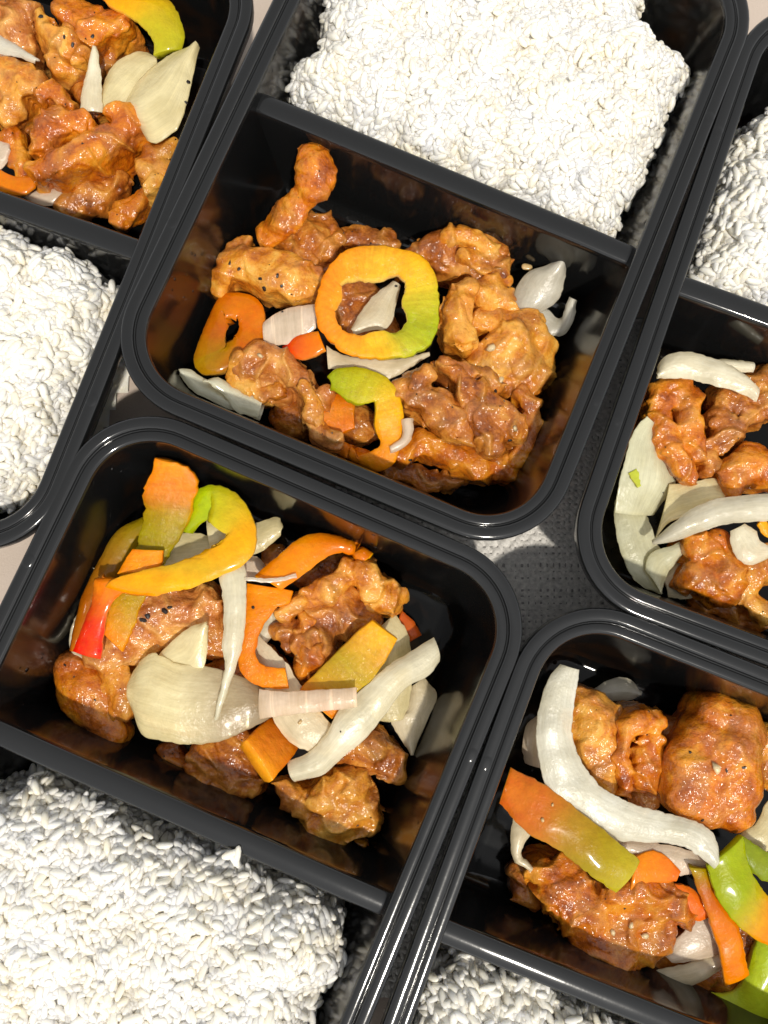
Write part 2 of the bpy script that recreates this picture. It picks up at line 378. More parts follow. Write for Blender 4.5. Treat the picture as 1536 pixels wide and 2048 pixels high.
# ------------------------------------------------------------------ lumpy solids: smooth union of tapered strokes, meshed with surface nets
def surface_nets(val, org, h):
    nx, ny, nz = val.shape; ins = val < 0
    c = [(0,0,0),(1,0,0),(0,1,0),(1,1,0),(0,0,1),(1,0,1),(0,1,1),(1,1,1)]
    sl = lambda o: (slice(o[0], nx - 1 + o[0]), slice(o[1], ny - 1 + o[1]), slice(o[2], nz - 1 + o[2]))
    cnt = sum(ins[sl(o)].astype(np.int8) for o in c)
    act = (cnt > 0) & (cnt < 8)
    idx = -np.ones(act.shape, np.int64); cells = np.argwhere(act); idx[act] = np.arange(len(cells))
    acc = np.zeros((len(cells), 3)); num = np.zeros(len(cells))
    for a in range(8):
        for b in range(a + 1, 8):
            d = np.subtract(c[b], c[a])
            if np.abs(d).sum() != 1: continue
            ca = cells + c[a]; cb = cells + c[b]
            va = val[ca[:, 0], ca[:, 1], ca[:, 2]]; vb = val[cb[:, 0], cb[:, 1], cb[:, 2]]
            m = (va < 0) != (vb < 0)
            t = np.where(m, va / np.where(m, va - vb, 1), 0)
            acc[m] += (np.asarray(c[a]) + t[:, None] * d)[m]; num[m] += 1
    verts = (cells + acc / num[:, None]) * h + org
    quads = []
    for ax in range(3):
        u, v = [(1, 2), (2, 0), (0, 1)][ax]
        sa = [slice(0, n) for n in val.shape]; sb = list(sa); sa[ax] = slice(0, -1); sb[ax] = slice(1, None)
        A, B = ins[tuple(sa)], ins[tuple(sb)]
        e = np.argwhere(A != B); e = e[(e[:, u] > 0) & (e[:, v] > 0) & (e[:, u] < val.shape[u] - 1) & (e[:, v] < val.shape[v] - 1)]
        du = np.zeros(3, int); du[u] = 1; dv = np.zeros(3, int); dv[v] = 1
        g = lambda q: idx[q[:, 0], q[:, 1], q[:, 2]]
        q = np.stack([g(e - du - dv), g(e - dv), g(e), g(e - du)], 1)
        fl = ~A[e[:, 0], e[:, 1], e[:, 2]]
        q[fl] = q[fl][:, ::-1]
        quads.append(q)
    q = np.concatenate(quads); q = q[(q >= 0).all(1)]
    return verts, q
class View:                                             # a traced crop: pixel origin and magnification
    def __init__(s, k, ox, oy, m): s.k, s.ox, s.oy, s.m = k, ox, oy, m
    def p(s, x, y, z): return w(s.ox + x / s.m, s.oy + y / s.m, z)
    def r(s, r, z): return r / s.m * cm_per_px(z)
NB = [0]
def flaps(W2, seed):                                      # thin raised folds of skin and batter
    n = gnoise(W2 * np.array([1.0, 1.0, 0.55]) + seed * 0.77 + 19)
    return np.clip(1 - np.abs(n) * 3.6, 0, 1) ** 1.2
def lump(V, name, label, cat, strokes, z, tone='brown', flat=0.6, low=None, k=0.10, rough=1.0, h=0.05, group=None, crease=1.0, parent=None):
    """strokes: lists of (x, y, radius[, z]) in the crop's pixels; low: how far down the piece reaches."""
    NB[0] += 1; seed = NB[0] * 13.7
    caps = []
    for st in strokes:
        pts = []
        for q in st:
            zz = q[3] if len(q) > 3 else z
            r = V.r(q[2], zz)
            p = V.p(q[0], q[1], zz)
            p = clampin(V.k, np.array([p[0], p[1], max(zz, 0.24 + r * flat)]), r * 0.85) if V.k else p
            pts.append((*p, r))
        if len(pts) == 1: pts = pts * 2
        for a, b in zip(pts, pts[1:]): caps.append((np.array(a), np.array(b)))
    allp = np.array([c[i] for c in caps for i in (0, 1)])
    lo_z = 0.24 if low is None else low
    mn = (allp[:, :3] - allp[:, 3:] * np.array([1.25, 1.25, 1.1])).min(0) - 0.15; mx = (allp[:, :3] + allp[:, 3:] * np.array([1.25, 1.25, 1.1])).max(0) + 0.15
    mn[2] = max(0.16, min(mn[2], lo_z - 0.05)) if low is not None else max(mn[2], 0.16)
    n = np.maximum(np.ceil((mx - mn) / h).astype(int) + 1, 4)
    ax = [mn[i] + np.arange(n[i]) * h for i in range(3)]
    X, Y, Z = np.meshgrid(*ax, indexing='ij'); P = np.stack([X.ravel(), Y.ravel(), Z.ravel()], 1)
    # warp the domain so outlines stay uneven
    Wp = P.copy()
    wn_ = np.stack([gnoise(P[::1] * 0.95 + seed + o) for o in (0, 31.3, 77.7)], 1) if len(P) < 60000 else None
    if wn_ is None:
        cs = 3; sub = [a[::cs] for a in ax]
        XX = np.stack(np.meshgrid(*sub, indexing='ij'), -1).reshape(-1, 3)
        lowr = np.stack([gnoise(XX * 0.95 + seed + o) for o in (0, 31.3, 77.7)], 1).reshape(len(sub[0]), len(sub[1]), len(sub[2]), 3)
        ii = [np.minimum(np.arange(n[i]) / cs, len(sub[i]) - 1.0001) for i in range(3)]
        for i in range(3):
            i0 = np.floor(ii[i]).astype(int); i1 = np.minimum(i0 + 1, len(sub[i]) - 1); fr = (ii[i] - i0).reshape([-1 if j == i else 1 for j in range(4)])
            lowr = np.take(lowr, i0, axis=i) * (1 - fr) + np.take(lowr, i1, axis=i) * fr
        wn_ = lowr.reshape(-1, 3)
    Wp = P + wn_ * np.array([0.16, 0.16, 0.12]) * rough
    D = np.full(len(P), 9.0)
    for a, b in caps:
        ab = b[:3] - a[:3]; L2 = (ab[:2] @ ab[:2]) + 1e-9
        t = np.clip(((Wp[:, :2] - a[:2]) @ ab[:2]) / L2, 0, 1)
        r = a[3] + (b[3] - a[3]) * t; zc = a[2] + ab[2] * t
        dz = Wp[:, 2] - zc
        if low is not None:
            rr = r * flat
            dz = np.where(dz < 0, np.minimum(dz + np.maximum(zc - lo_z - rr, 0), 0), dz)
        q = np.sqrt(((Wp[:, :2] - a[:2] - t[:, None] * ab[:2]) ** 2).sum(1) + (dz / flat) ** 2) - r
        q *= 0.5 * (1 + flat)
        hh = np.clip(0.5 + 0.5 * (D - q) / k, 0, 1)
        D = D * (1 - hh) + q * hh - k * hh * (1 - hh)
    near = np.abs(D) < 0.32
    Q = P[near]; W2 = Wp[near]
    ridge = 1 - np.abs(gnoise(W2 * np.array([0.9, 0.9, 0.8]) + seed * 1.7)) * 2.8
    groove = np.clip(ridge - 0.6, 0, 1) * 0.16 * crease
    fl = flaps(W2, seed)
    mid = gnoise(W2 * 2.1 + seed) * 0.05 + gnoise(W2 * 5.2 + seed) * 0.022
    fine = gnoise(Q * 9.5 + seed) * 0.02
    D[near] += groove - fl * 0.11 * min(crease, 1.3) + (mid + fine) * rough
    V3 = D.reshape(n); V3[0] = V3[-1] = 1; V3[:, 0] = V3[:, -1] = 1; V3[:, :, 0] = V3[:, :, -1] = 1
    v, f = surface_nets(V3, mn, h)
    # one light smoothing pass takes off the voxel stair-steps
    e = np.concatenate([f[:, [0, 1]], f[:, [1, 2]], f[:, [2, 3]], f[:, [3, 0]]])
    for _ in range(1):
        s = np.zeros_like(v); c = np.zeros(len(v))
        np.add.at(s, e[:, 0], v[e[:, 1]]); np.add.at(c, e[:, 0], 1); np.add.at(s, e[:, 1], v[e[:, 0]]); np.add.at(c, e[:, 1], 1)
        v = 0.5 * v + 0.5 * s / np.maximum(c, 1)[:, None]
    base = np.array([v[:, 0].mean(), v[:, 1].mean(), v[:, 2].min()])
    wv = v + np.stack([gnoise(v * 0.95 + seed + o_) for o_ in (0, 31.3, 77.7)], 1) * np.array([0.16, 0.16, 0.12]) * rough
    fv = flaps(wv, seed) * (0.4 + 0.6 * min(crease, 1)) * np.clip(0.6 + gnoise(v * 1.7 + seed), 0, 1)
    o = mesh_obj(name, v, f, M[tone], parent, base, True, np.repeat(fv[:, None], 3, 1))
    if cat: tag(o, label, cat, group)
    return o

# ------------------------------------------------------------------ cut slices: a sheet between two traced edges, with thickness and curl
def cr_resample(pts, n, closed=False):
    p = np.asarray(pts, float)
    if closed: p = np.concatenate([p[-1:], p, p[:2]])
    else: p = np.concatenate([2 * p[:1] - p[1:2], p, 2 * p[-1:] - p[-2:-1]])
    out = []
    for i in range(1, len(p) - 2):
        t = np.linspace(0, 1, 12, endpoint=False)[:, None]; a, b, c, d = p[i - 1], p[i], p[i + 1], p[i + 2]
        out.append(0.5 * (2 * b + (c - a) * t + (2 * a - 5 * b + 4 * c - d) * t ** 2 + (3 * b - a - 3 * c + d) * t ** 3))
    out.append(p[-2][None]); q = np.concatenate(out)
    l = np.concatenate([[0], np.cumsum(np.linalg.norm(np.diff(q, axis=0), axis=1))])
    s = np.linspace(0, l[-1], n + 1 if closed else n)
    if closed: s = s[:-1]
    return np.stack([np.interp(s, l, q[:, i]) for i in range(3)], 1)
def ramp_cols(stops, s):
    ps = [a for a, _ in stops]; cs = np.array([c for _, c in stops])
    return np.stack([np.interp(s, ps, cs[:, i]) for i in range(3)], 1)
TV = np.array([0, 0.025, 0.2, 0.35, 0.5, 0.65, 0.8, 0.975, 1.0])
def slab(V, name, label, cat, Lp, Rp, z, cols, mat='onion', th=0.22, camber=0.0, closed=False, edge=None, edge2=None, end=None, N=None, jag=0.03, wob=0.06, group=None, parent=None, keep=True):
    """z: number, or list of heights along the slice, or (left list, right list). cols: one colour or [(s, colour)...]."""
    NB[0] += 1; seed = NB[0] * 9.1
    def lift(pts, zz):
        n = len(pts); zz = np.full(n, zz) if np.isscalar(zz) else np.interp(np.linspace(0, 1, n), np.linspace(0, 1, len(zz)), zz)
        out = []
        for q, h in zip(pts, zz):
            h = q[2] if len(q) > 2 else h
            p = V.p(q[0], q[1], h)
            if keep and V.k: p = clampin(V.k, p, th * 0.5)
            out.append(p)
        return out
    zl, zr_ = z if isinstance(z, tuple) else (z, z)
    L0, R0 = lift(Lp, zl), lift(Rp, zr_)
    ln = np.linalg.norm(np.diff(np.array(L0), axis=0), axis=1).sum()
    N = N or int(np.clip(ln / 0.13, 14, 90))
    L, R = cr_resample(L0, N, closed), cr_resample(R0, N, closed)
    if closed:                                           # start the inner loop at the point facing the outer loop's start
        k = np.argmin(np.linalg.norm(R - L[0], axis=1)); R = np.roll(R, -k, axis=0)
    s = np.linspace(0, 1, N)
    if jag:
        for E_, sg in ((L, 0.0), (R, 50.0)):
            E_[:, :2] += np.stack([gnoise(E_ * 4.0 + seed + sg) + gnoise(E_ * 9.0 + seed + sg), gnoise(E_ * 4.0 + seed + sg + 9) + gnoise(E_ * 9.0 + seed + sg)], 1) * jag
    P = L[:, None] * (1 - TV[None, :, None]) + R[:, None] * TV[None, :, None]
    ds = np.roll(P, -1, 0) - np.roll(P, 1, 0) if closed else np.gradient(P, axis=0)
    dt = np.gradient(P, axis=1)
    nr = np.cross(ds, dt); nr /= np.linalg.norm(nr, axis=2, keepdims=True) + 1e-12
    if nr[..., 2].mean() < 0: nr = -nr
    P = P + nr * (camber * (1 - (2 * TV - 1) ** 2))[None, :, None]
    wobn = gnoise(P.reshape(-1, 3) * 1.3 + seed).reshape(P.shape[:2]); P = P + nr * (wobn * wob)[..., None]
    if not closed:                                       # re-estimate after curling
        ds = np.gradient(P, axis=0)
    dt = np.gradient(P, axis=1); n2 = np.cross(ds, dt); n2 /= np.linalg.norm(n2, axis=2, keepdims=True) + 1e-12
    if (n2 * nr).sum(2).mean() < 0: n2 = -n2
    thv = (th * (0.9 + 0.25 * gnoise(P.reshape(-1, 3) * 0.8 + seed + 5).reshape(P.shape[:2])))[..., None]
    prof = np.ones(len(TV)); prof[[0, -1]] = 0.90
    if mat.startswith('onion'): prof = np.array([0.45, 0.55, 0.9, 1, 1, 1, 0.9, 0.55, 0.45])
    top = P + n2 * thv * 0.5 * prof[None, :, None]; bot = P - n2 * thv * 0.5 * prof[None, :, None]
    el = P[:, 0] - P[:, 1]; el /= np.linalg.norm(el, axis=1, keepdims=True) + 1e-9
    er = P[:, -1] - P[:, -2]; er /= np.linalg.norm(er, axis=1, keepdims=True) + 1e-9
    eL = P[:, 0] + el * th * 0.09; eR = P[:, -1] + er * th * 0.09
    m = len(TV); ring = np.concatenate([top, eR[:, None], bot[:, ::-1], eL[:, None]], 1)     # one loop per station
    k = ring.shape[1]
    base_c = ramp_cols(cols, s) if isinstance(cols, list) else np.repeat(np.array([cols], float), N, 0)
    if edge is None and mat == 'skin': edge = [(q, tuple(base_c[int(q * (N - 1))] * 0.65 + np.array([0.9, 0.62, 0.16]) * 0.35)) for q in np.linspace(0, 1, 8)]
    edge_c = base_c if edge is None else (ramp_cols(edge, s) if isinstance(edge, list) else np.repeat(np.array([edge], float), N, 0))
    C = np.repeat(base_c[:, None], k, 1)
    if mat == 'flesh':                                   # paler wet flesh between the skin edges
        pale = np.array([0.86, 0.52, 0.08]) * np.clip(base_c.max(1, keepdims=True) / 0.6, 0.4, 1)
        for j, tv in enumerate(np.concatenate([TV, [1], TV[::-1], [0]])):
            f_ = (0.14 if closed else 0.06) * (min(max((tv - 0.05) / 0.25, 0), 1) if closed else 1 - abs(2 * tv - 1) ** 3)
            C[:, j] = C[:, j] * (1 - f_) + pale * f_
    edge2_c = edge_c if edge2 is None else np.repeat(np.array([edge2], float), N, 0)
    C[:, k - 1] = edge_c; C[:, m] = edge2_c
    if edge is not None:
        for j, ec in ((0, edge_c), (k - 2, edge_c), (m - 1, edge2_c), (m + 1, edge2_c)): C[:, j] = 0.5 * C[:, j] + 0.5 * ec
    wid = np.linalg.norm(R - L, axis=1).mean(); tt = np.concatenate([TV, [1.05], TV[::-1], [-0.05]]) * wid
    U = np.stack([np.repeat((s * ln)[:, None], k, 1), np.repeat(tt[None], N, 0)], 2)
    rows = [ring]; 
    if not closed:                                       # bevelled ends
        d0 = P[0] - P[1]; d0 /= np.linalg.norm(d0, axis=1, keepdims=True) + 1e-9; d1 = P[-1] - P[-2]; d1 /= np.linalg.norm(d1, axis=1, keepdims=True) + 1e-9
        def cap(i, d):
            mid = np.concatenate([P[i], P[i][-1:], P[i][::-1], P[i][:1]]); dd = np.concatenate([d, d[-1:], d[::-1], d[:1]])
            return mid + (ring[i] - mid) * 0.9 + dd * th * 0.06
        ring = np.concatenate([cap(0, d0)[None], ring, cap(-1, d1)[None]]); C = np.concatenate([C[:1], C, C[-1:]]); U = np.concatenate([U[:1], U, U[-1:]])
        if end is not None: C[0] = C[-1] = np.array(end)
    NN = ring.shape[0]; v = ring.reshape(-1, 3); f = []
    for i in range(NN if closed else NN - 1):
        i2 = (i + 1) % NN
        for j in range(k): f.append((i * k + j, i * k + (j + 1) % k, i2 * k + (j + 1) % k, i2 * k + j))
    if not closed:
        for i in (0, NN - 1):
            o_ = i * k
            for j in range(m - 1):
                q = (o_ + j, o_ + j + 1, o_ + 2 * m - 1 - j, o_ + 2 * m - j); f.append(q if i else q[::-1])
            for q in ((o_ + m - 1, o_ + m, o_ + m + 1), (o_ + k - 1, o_ + 0, o_ + k - 2)): f.append(q if i else q[::-1])
    v[:, 2] = np.maximum(v[:, 2], 0.21)
    a = v[f[0][1]] - v[f[0][0]]; b = v[f[0][3]] - v[f[0][0]]
    base = np.array([v[:, 0].mean(), v[:, 1].mean(), v[:, 2].min()])
    o = mesh_obj(name, v, f, M[mat], parent, base, True, C.reshape(-1, 3), U.reshape(-1, 2))
    import bmesh
    bm = bmesh.new(); bm.from_mesh(o.data); bmesh.ops.recalc_face_normals(bm, faces=bm.faces); bm.to_mesh(o.data); bm.free()
    if cat: tag(o, label, cat, group)
    return o

# ------------------------------------------------------------------ rice
def grain_mesh(i):
    L, B, H = rng.uniform(0.29, 0.40), rng.uniform(0.13, 0.16), rng.uniform(0.11, 0.14); bend = rng.uniform(-0.04, 0.04)
    v, f = [], []; nu, nv = 8, 6
    for a in range(1, nv):
        x = -math.cos(math.pi * a / nv); r = (max(1 - abs(x) ** 2.3, 0)) ** 0.5
        for b in range(nu):
            an = 2 * math.pi * b / nu
            v.append((x * L, r * B * math.cos(an) + bend * (1 - x * x), r * H * math.sin(an)))
    p0, p1 = len(v), len(v) + 1; v += [(-L, 0, 0), (L, 0, 0)]
    for a in range(nv - 2):
        for b in range(nu): f.append((a * nu + b, a * nu + (b + 1) % nu, (a + 1) * nu + (b + 1) % nu, (a + 1) * nu + b))
    for b in range(nu): f.append((p0, (b + 1) % nu, b)); f.append((p1, (nv - 2) * nu + b, (nv - 2) * nu + (b + 1) % nu))
    return np.array(v) * 0.93, f
GRAINS = [grain_mesh(i) for i in range(6)]
GTRI = []
for gv, gf in GRAINS:
    t = []
    for q in gf: t += [(q[0], q[1], q[2])] + ([(q[0], q[2], q[3])] if len(q) == 4 else [])
    GTRI.append(np.array(t))
GMESH = []
for gv, gf in GRAINS:
    me = bpy.data.meshes.new('rice_grain'); me.from_pydata([tuple(x * S) for x in gv], [], gf); me.update()
    me.polygons.foreach_set('use_smooth', np.ones(len(me.polygons), bool)); me.materials.append(M['rice']); GMESH.append(me)
def poly_dist(pts, poly):                                  # signed distance, positive inside
    d = np.full(len(pts), 1e9); ins = np.zeros(len(pts), bool)
    for a, b in zip(poly, np.roll(poly, -1, 0)):
        ab = b - a; t = np.clip(((pts - a) @ ab) / (ab @ ab), 0, 1)
        d = np.minimum(d, np.linalg.norm(pts - a - t[:, None] * ab, axis=1))
        c = ((a[1] > pts[:, 1]) != (b[1] > pts[:, 1])) & (pts[:, 0] < ab[0] * (pts[:, 1] - a[1]) / (ab[1] + 1e-12) + a[0]); ins ^= c
    return np.where(ins, d, -d)
def basis(nrm, tilt):
    """random grain frames lying about the surface"""
    n = len(nrm); r = rng.normal(size=(n, 3)); x = r - (r * nrm).sum(1, keepdims=True) * nrm; x /= np.linalg.norm(x, axis=1, keepdims=True)
    x = x + nrm * rng.normal(0, tilt, n)[:, None]; x /= np.linalg.norm(x, axis=1, keepdims=True)
    z = nrm - (nrm * x).sum(1, keepdims=True) * x; z /= np.linalg.norm(z, axis=1, keepdims=True)
    return np.stack([x, np.cross(z, x), z], 2)
def rice(k, label, poly_px, zt, edge_z, skew=0.0):
    poly = np.array([clampin(k, w(x, y, zt - 0.9), 0.12)[:2] for x, y in poly_px])
    # make the outline uneven
    poly = cr_resample(np.c_[poly, np.zeros(len(poly))], 160, True)[:, :2]
    nn = np.roll(poly, -1, 0) - np.roll(poly, 1, 0); nn = np.stack([nn[:, 1], -nn[:, 0]], 1); nn /= np.linalg.norm(nn, axis=1, keepdims=True)
    sd = ord(k) * 3.3
    poly = poly + nn * (gnoise(np.c_[poly * 0.9, np.full(160, sd)]) * 0.32 + gnoise(np.c_[poly * 2.2, np.full(160, sd)]) * 0.22)[:, None]
    def height(q, d):
        e = np.clip(d / 1.9, 0, 1)
        h = edge_z + (zt - edge_z) * (1 - (1 - e) ** 2.2)
        q3 = np.c_[q, np.full(len(q), sd)]
        return h + gnoise(q3 * 0.55) * 0.34 + gnoise(q3 * 1.3) * 0.30 + gnoise(q3 * 2.6) * 0.10
    mn, mx = poly.min(0), poly.max(0)
    root = empty('rice_portion', (*poly.mean(0), 0.2)); tag(root, label, 'rice', 'portions of white rice')
    rl = np.array(root.location) / S
    # packed core under the loose grains
    st = 0.22; gx, gy = np.arange(mn[0] - st, mx[0] + st, st), np.arange(mn[1] - st, mx[1] + st, st)
    G = np.stack(np.meshgrid(gx, gy, indexing='ij'), -1).reshape(-1, 2); d = poly_dist(G, poly)
    hz = np.where(d > 0.12, height(G, np.maximum(d, 0)) - 0.0, 0.25); ny = len(gy)
    ii = np.arange(len(G)).reshape(len(gx), ny)
    fc = np.stack([ii[:-1, :-1], ii[1:, :-1], ii[1:, 1:], ii[:-1, 1:]], -1).reshape(-1, 4)
    fc = fc[(d[fc] > -0.1).any(1)]
    used = np.unique(fc); rm = -np.ones(len(G), int); rm[used] = np.arange(len(used))
    core = mesh_obj('packed_rice', np.c_[G, hz][used], rm[fc], M['rice'], root, tuple(rl)); core['kind'] = 'stuff'
    # grains: top surface on a jittered grid, two layers, and the flanks
    P, Nn = [], []
    for pitch, off in ((0.20, -0.03), (0.205, 0.05), (0.34, 0.13)):
        gx, gy = np.arange(mn[0], mx[0], pitch), np.arange(mn[1], mx[1], pitch)
        q = np.stack(np.meshgrid(gx, gy, indexing='ij'), -1).reshape(-1, 2); q = q + rng.uniform(-0.55, 0.55, q.shape) * pitch
        d = poly_dist(q, poly); q = q[d > 0.03]; d = d[d > 0.03]
        if off > 0.1: m = gnoise(np.c_[q * 1.1, np.full(len(q), sd + 4)]) > 0.05; q, d = q[m], d[m]
        e = 0.06; h0 = height(q, d); hx = height(q + [e, 0], poly_dist(q + [e, 0], poly).clip(0)); hy = height(q + [0, e], poly_dist(q + [0, e], poly).clip(0))
        nr = np.stack([-(hx - h0) / e, -(hy - h0) / e, np.ones(len(q))], 1); nr /= np.linalg.norm(nr, axis=1, keepdims=True)
        p = np.c_[q, h0] + nr * (off + rng.normal(0, 0.045, len(q)))[:, None]
        P.append(p); Nn.append(nr)
    per = np.linalg.norm(poly - np.roll(poly, 1, 0), axis=1).sum(); ns = int(per * max(edge_z, 0.5) / 0.050)
    t = rng.uniform(0, 160, ns); i0 = t.astype(int) % 160; fr = (t % 1)[:, None]
    q = poly[i0] * (1 - fr) + poly[(i0 + 1) % 160] * fr; out = nn[i0]
    if poly_dist(q[:50] + out[:50] * 0.1, poly).mean() > 0: out = -out
    zz = rng.uniform(0.35, edge_z + 0.15, ns)
    spread = (0.35 * (1 - zz / edge_z)).clip(-0.1, 1)
    p = np.c_[q + out * (spread * 0.6 - 0.05 + rng.normal(0, 0.07, ns))[:, None], zz]
    P.append(p); Nn.append(np.c_[out, np.full(ns, 0.35)] / np.sqrt(1 + 0.35 ** 2))
    nst = 45; i0 = rng.integers(0, 160, nst); q = poly[i0] + out[:1].repeat(nst, 0) * 0
    oo = nn[i0] * (1 if poly_dist(poly[:40] + nn[:40] * 0.1, poly).mean() < 0 else -1)
    P.append(np.c_[poly[i0] + oo * rng.uniform(0.1, 0.75, nst)[:, None], rng.uniform(0.32, 0.36, nst)]); Nn.append(np.tile([[0, 0, 1.0]], (nst, 1)))
    P = np.concatenate(P); Nn = np.concatenate(Nn)
    P = np.array([clampin(k, x, 0.12) for x in P]); B = basis(Nn, 0.24)
    x0, y0, a0 = CON[k]; ly = -math.sin(a0) * (P[:, 0] - x0) + math.cos(a0) * (P[:, 1] - y0)
    lim = np.where(P[:, 2] < 4.35, 0.55, 0.25); sg = 1 if (poly.mean(0) - np.array([x0, y0])) @ np.array([-math.sin(a0), math.cos(a0)]) > 0 else -1
    ok = ly * sg > lim; P, B = P[ok], B[ok]
    var = rng.integers(0, 6, len(P)); sc = rng.uniform(0.85, 1.12, len(P))
    # the largest seen ones (topmost in view) are single grains, the rest one mass
    dvec = (P - np.array([0, 0, CAMH])) @ RC; px = 768 + FPX * dvec[:, 0] / -dvec[:, 2]; py = 1024 - FPX * dvec[:, 1] / -dvec[:, 2]
    inview = (px > 5) & (px < 1530) & (py > 5) & (py < 2043)
    dd = poly_dist(P[:, :2], poly); score = P[:, 2] + rng.uniform(0, 0.5, len(P)) - np.where(inview, 0, 50) + np.where(dd < 0.8, 0.55, 0)
    # keep only grains that are near the upper skin
    top = np.argsort(-score)[:280]; single = np.zeros(len(P), bool); single[top] = True; single &= inview
    for i in np.nonzero(single)[0]:
        o = bpy.data.objects.new('rice_grain', GMESH[var[i]]); COL.objects.link(o); o.parent = root
        Mx = Matrix((B[i] * sc[i]).tolist()).to_4x4(); Mx.translation = Vector((P[i] - rl) * S); o.matrix_local = Mx
    vv, ff, n0 = [], [], 0
    for g in range(6):
        m = np.nonzero(~single & (var == g))[0]
        gv = GRAINS[g][0]; X = np.einsum('nij,vj->nvi', B[m] * sc[m][:, None, None], gv) + P[m][:, None]
        vv.append(X.reshape(-1, 3)); ff.append((GTRI[g][None] + (np.arange(len(m)) * len(gv))[:, None, None]).reshape(-1, 3) + n0); n0 += len(m) * len(gv)
    o = mesh_obj('loose_rice', np.concatenate(vv), np.concatenate(ff), M['rice'], root, tuple(rl)); o['kind'] = 'stuff'
    return root
rice('A', 'square mound of white rice behind the divider of the middle container',
     [(640, -60), (655, 30), (632, 90), (600, 135), (588, 170), (615, 212), (700, 235), (850, 325), (1000, 395), (1100, 440), (1200, 470), (1240, 455), (1255, 400), (1290, 340), (1318, 270), (1335, 210), (1378, 130), (1372, 100), (1295, 55), (1280, 5), (1330, -80), (1250, -190), (900, -270), (700, -200)], 4.35, 3.0)
rice('B', 'white rice at the left edge in the top left container',
     [(-230, 400), (-60, 440), (20, 470), (70, 490), (130, 502), (185, 545), (222, 590), (215, 640), (198, 700), (165, 760), (130, 850), (98, 930), (60, 985), (0, 1012), (-150, 1010), (-330, 850), (-330, 600)], 4.2, 2.9)
rice('C', 'large mound of white rice at the bottom left corner',
     [(-260, 1620), (-80, 1600), (10, 1610), (60, 1570), (115, 1590), (200, 1612), (300, 1680), (420, 1712), (520, 1765), (600, 1795), (655, 1832), (682, 1880), (668, 1960), (625, 2048), (560, 2200), (300, 2330), (0, 2300), (-280, 2000)], 4.35, 3.0)
rice('D', 'white rice peeking in at the bottom edge of the lower right container',
     [(845, 2000), (900, 1945), (1000, 1950), (1080, 1965), (1150, 2012), (1210, 2048), (1320, 2100), (1400, 2200), (1250, 2420), (800, 2420), (770, 2200), (825, 2060)], 4.0, 2.8)
rice('E', 'white rice cut off at the right edge of the picture',
     [(1570, 215), (1500, 265), (1455, 340), (1425, 440), (1400, 550), (1440, 575), (1536, 605), (1700, 660), (1860, 560), (1850, 300), (1700, 215)], 4.2, 2.9)

# ------------------------------------------------------------------ food
OR, YE, GR, LG, RD, OL, BO, DO = (0.82, 0.235, 0.001), (0.82, 0.37, 0.002), (0.30, 0.36, 0.002), (0.38, 0.50, 0.004), (0.78, 0.012, 0.001), (0.33, 0.23, 0.002), (0.46, 0.11, 0.001), (0.66, 0.165, 0.001)
CREAM, WHITE, GREY, ROSE, GREEN, PALE = (0.92, 0.82, 0.49), (0.92, 0.87, 0.68), (0.78, 0.75, 0.65), (0.88, 0.74, 0.59), (0.84, 0.83, 0.60), (0.91, 0.80, 0.57)
CH, ON, PE = 'chicken', 'onion', 'bell pepper'
GC = 'pieces of glazed fried chicken'; GO = 'slices of cooked onion'; GP = 'slices of bell pepper'
def chick(V, label, strokes, z, **kw): return lump(V, 'chicken_piece', label, CH, strokes, z, group=GC, **kw)
def crust(V, piece, strokes, z, tone='golden', **kw): return lump(V, 'crust', None, None, strokes, z, tone=tone, parent=piece, **kw)
def onion(V, label, L, R, z, c=WHITE, **kw): return slab(V, 'onion_slice', label, ON, L, R, z, c, group=GO, **{**dict(mat='onion', th=0.10, camber=0.12), **kw})
def pepper(V, label, L, R, z, c, **kw): return slab(V, 'pepper_slice', label, PE, L, R, z, c, group=GP, **{**dict(mat='flesh', th=0.36, camber=0.05), **kw})

# ---- middle container
A0, A1, A2, A3, A4 = View('A', 300, 240, 1.536), View('A', 400, 280, 3.84), View('A', 760, 420, 3.2), View('A', 340, 620, 2.954), View('A', 700, 680, 3.0)
chick(A0, 'dark brown chicken glimpsed through the hole of the upright pepper ring', [[(560, 500, 90), (640, 580, 90), (700, 680, 70)]], 1.0, tone='brown', low=0.25)
chick(A1, 'small brown chicken strip at the back beside the tall chicken stick', [[(1130, 745, 75), (1250, 750, 80), (1440, 770, 85)], [(1300, 860, 70), (1430, 860, 60)]], 1.5, tone='brown', low=0.3)
chick(A1, 'brown knotted chicken behind the foot of the tall chicken stick', [[(640, 700, 110), (760, 740, 110), (900, 760, 130), (990, 850, 80)], [(880, 640, 80), (980, 650, 80), (1060, 720, 70)], [(720, 850, 120), (830, 880, 110)]], 1.7, tone='brown', low=0.3, crease=1.4)
chick(A1, 'tall narrow stick of orange chicken leaning on the back wall', [[(860, 130, 130), (890, 230, 160), (870, 330, 160, 3.5)], [(870, 320, 150, 3.5), (790, 440, 105, 3.2), (740, 520, 110, 3.0), (660, 600, 130, 2.7), (530, 740, 95, 2.2)]], 3.7, tone='orange', flat=0.62, low=None, rough=0.85, crease=0.6)
chick(A1, 'flat golden slab of chicken with black pepper on it, left of the ring', [[(130, 900, 105), (330, 940, 140), (560, 1010, 165), (760, 1080, 160)], [(110, 1020, 85), (150, 1150, 65, 1.8)], [(180, 820, 80), (330, 780, 60)], [(820, 1170, 100, 2.0), (900, 1010, 60, 2.3)]], 2.3, tone='golden', flat=0.5, low=0.6, rough=0.8, crease=0.7)
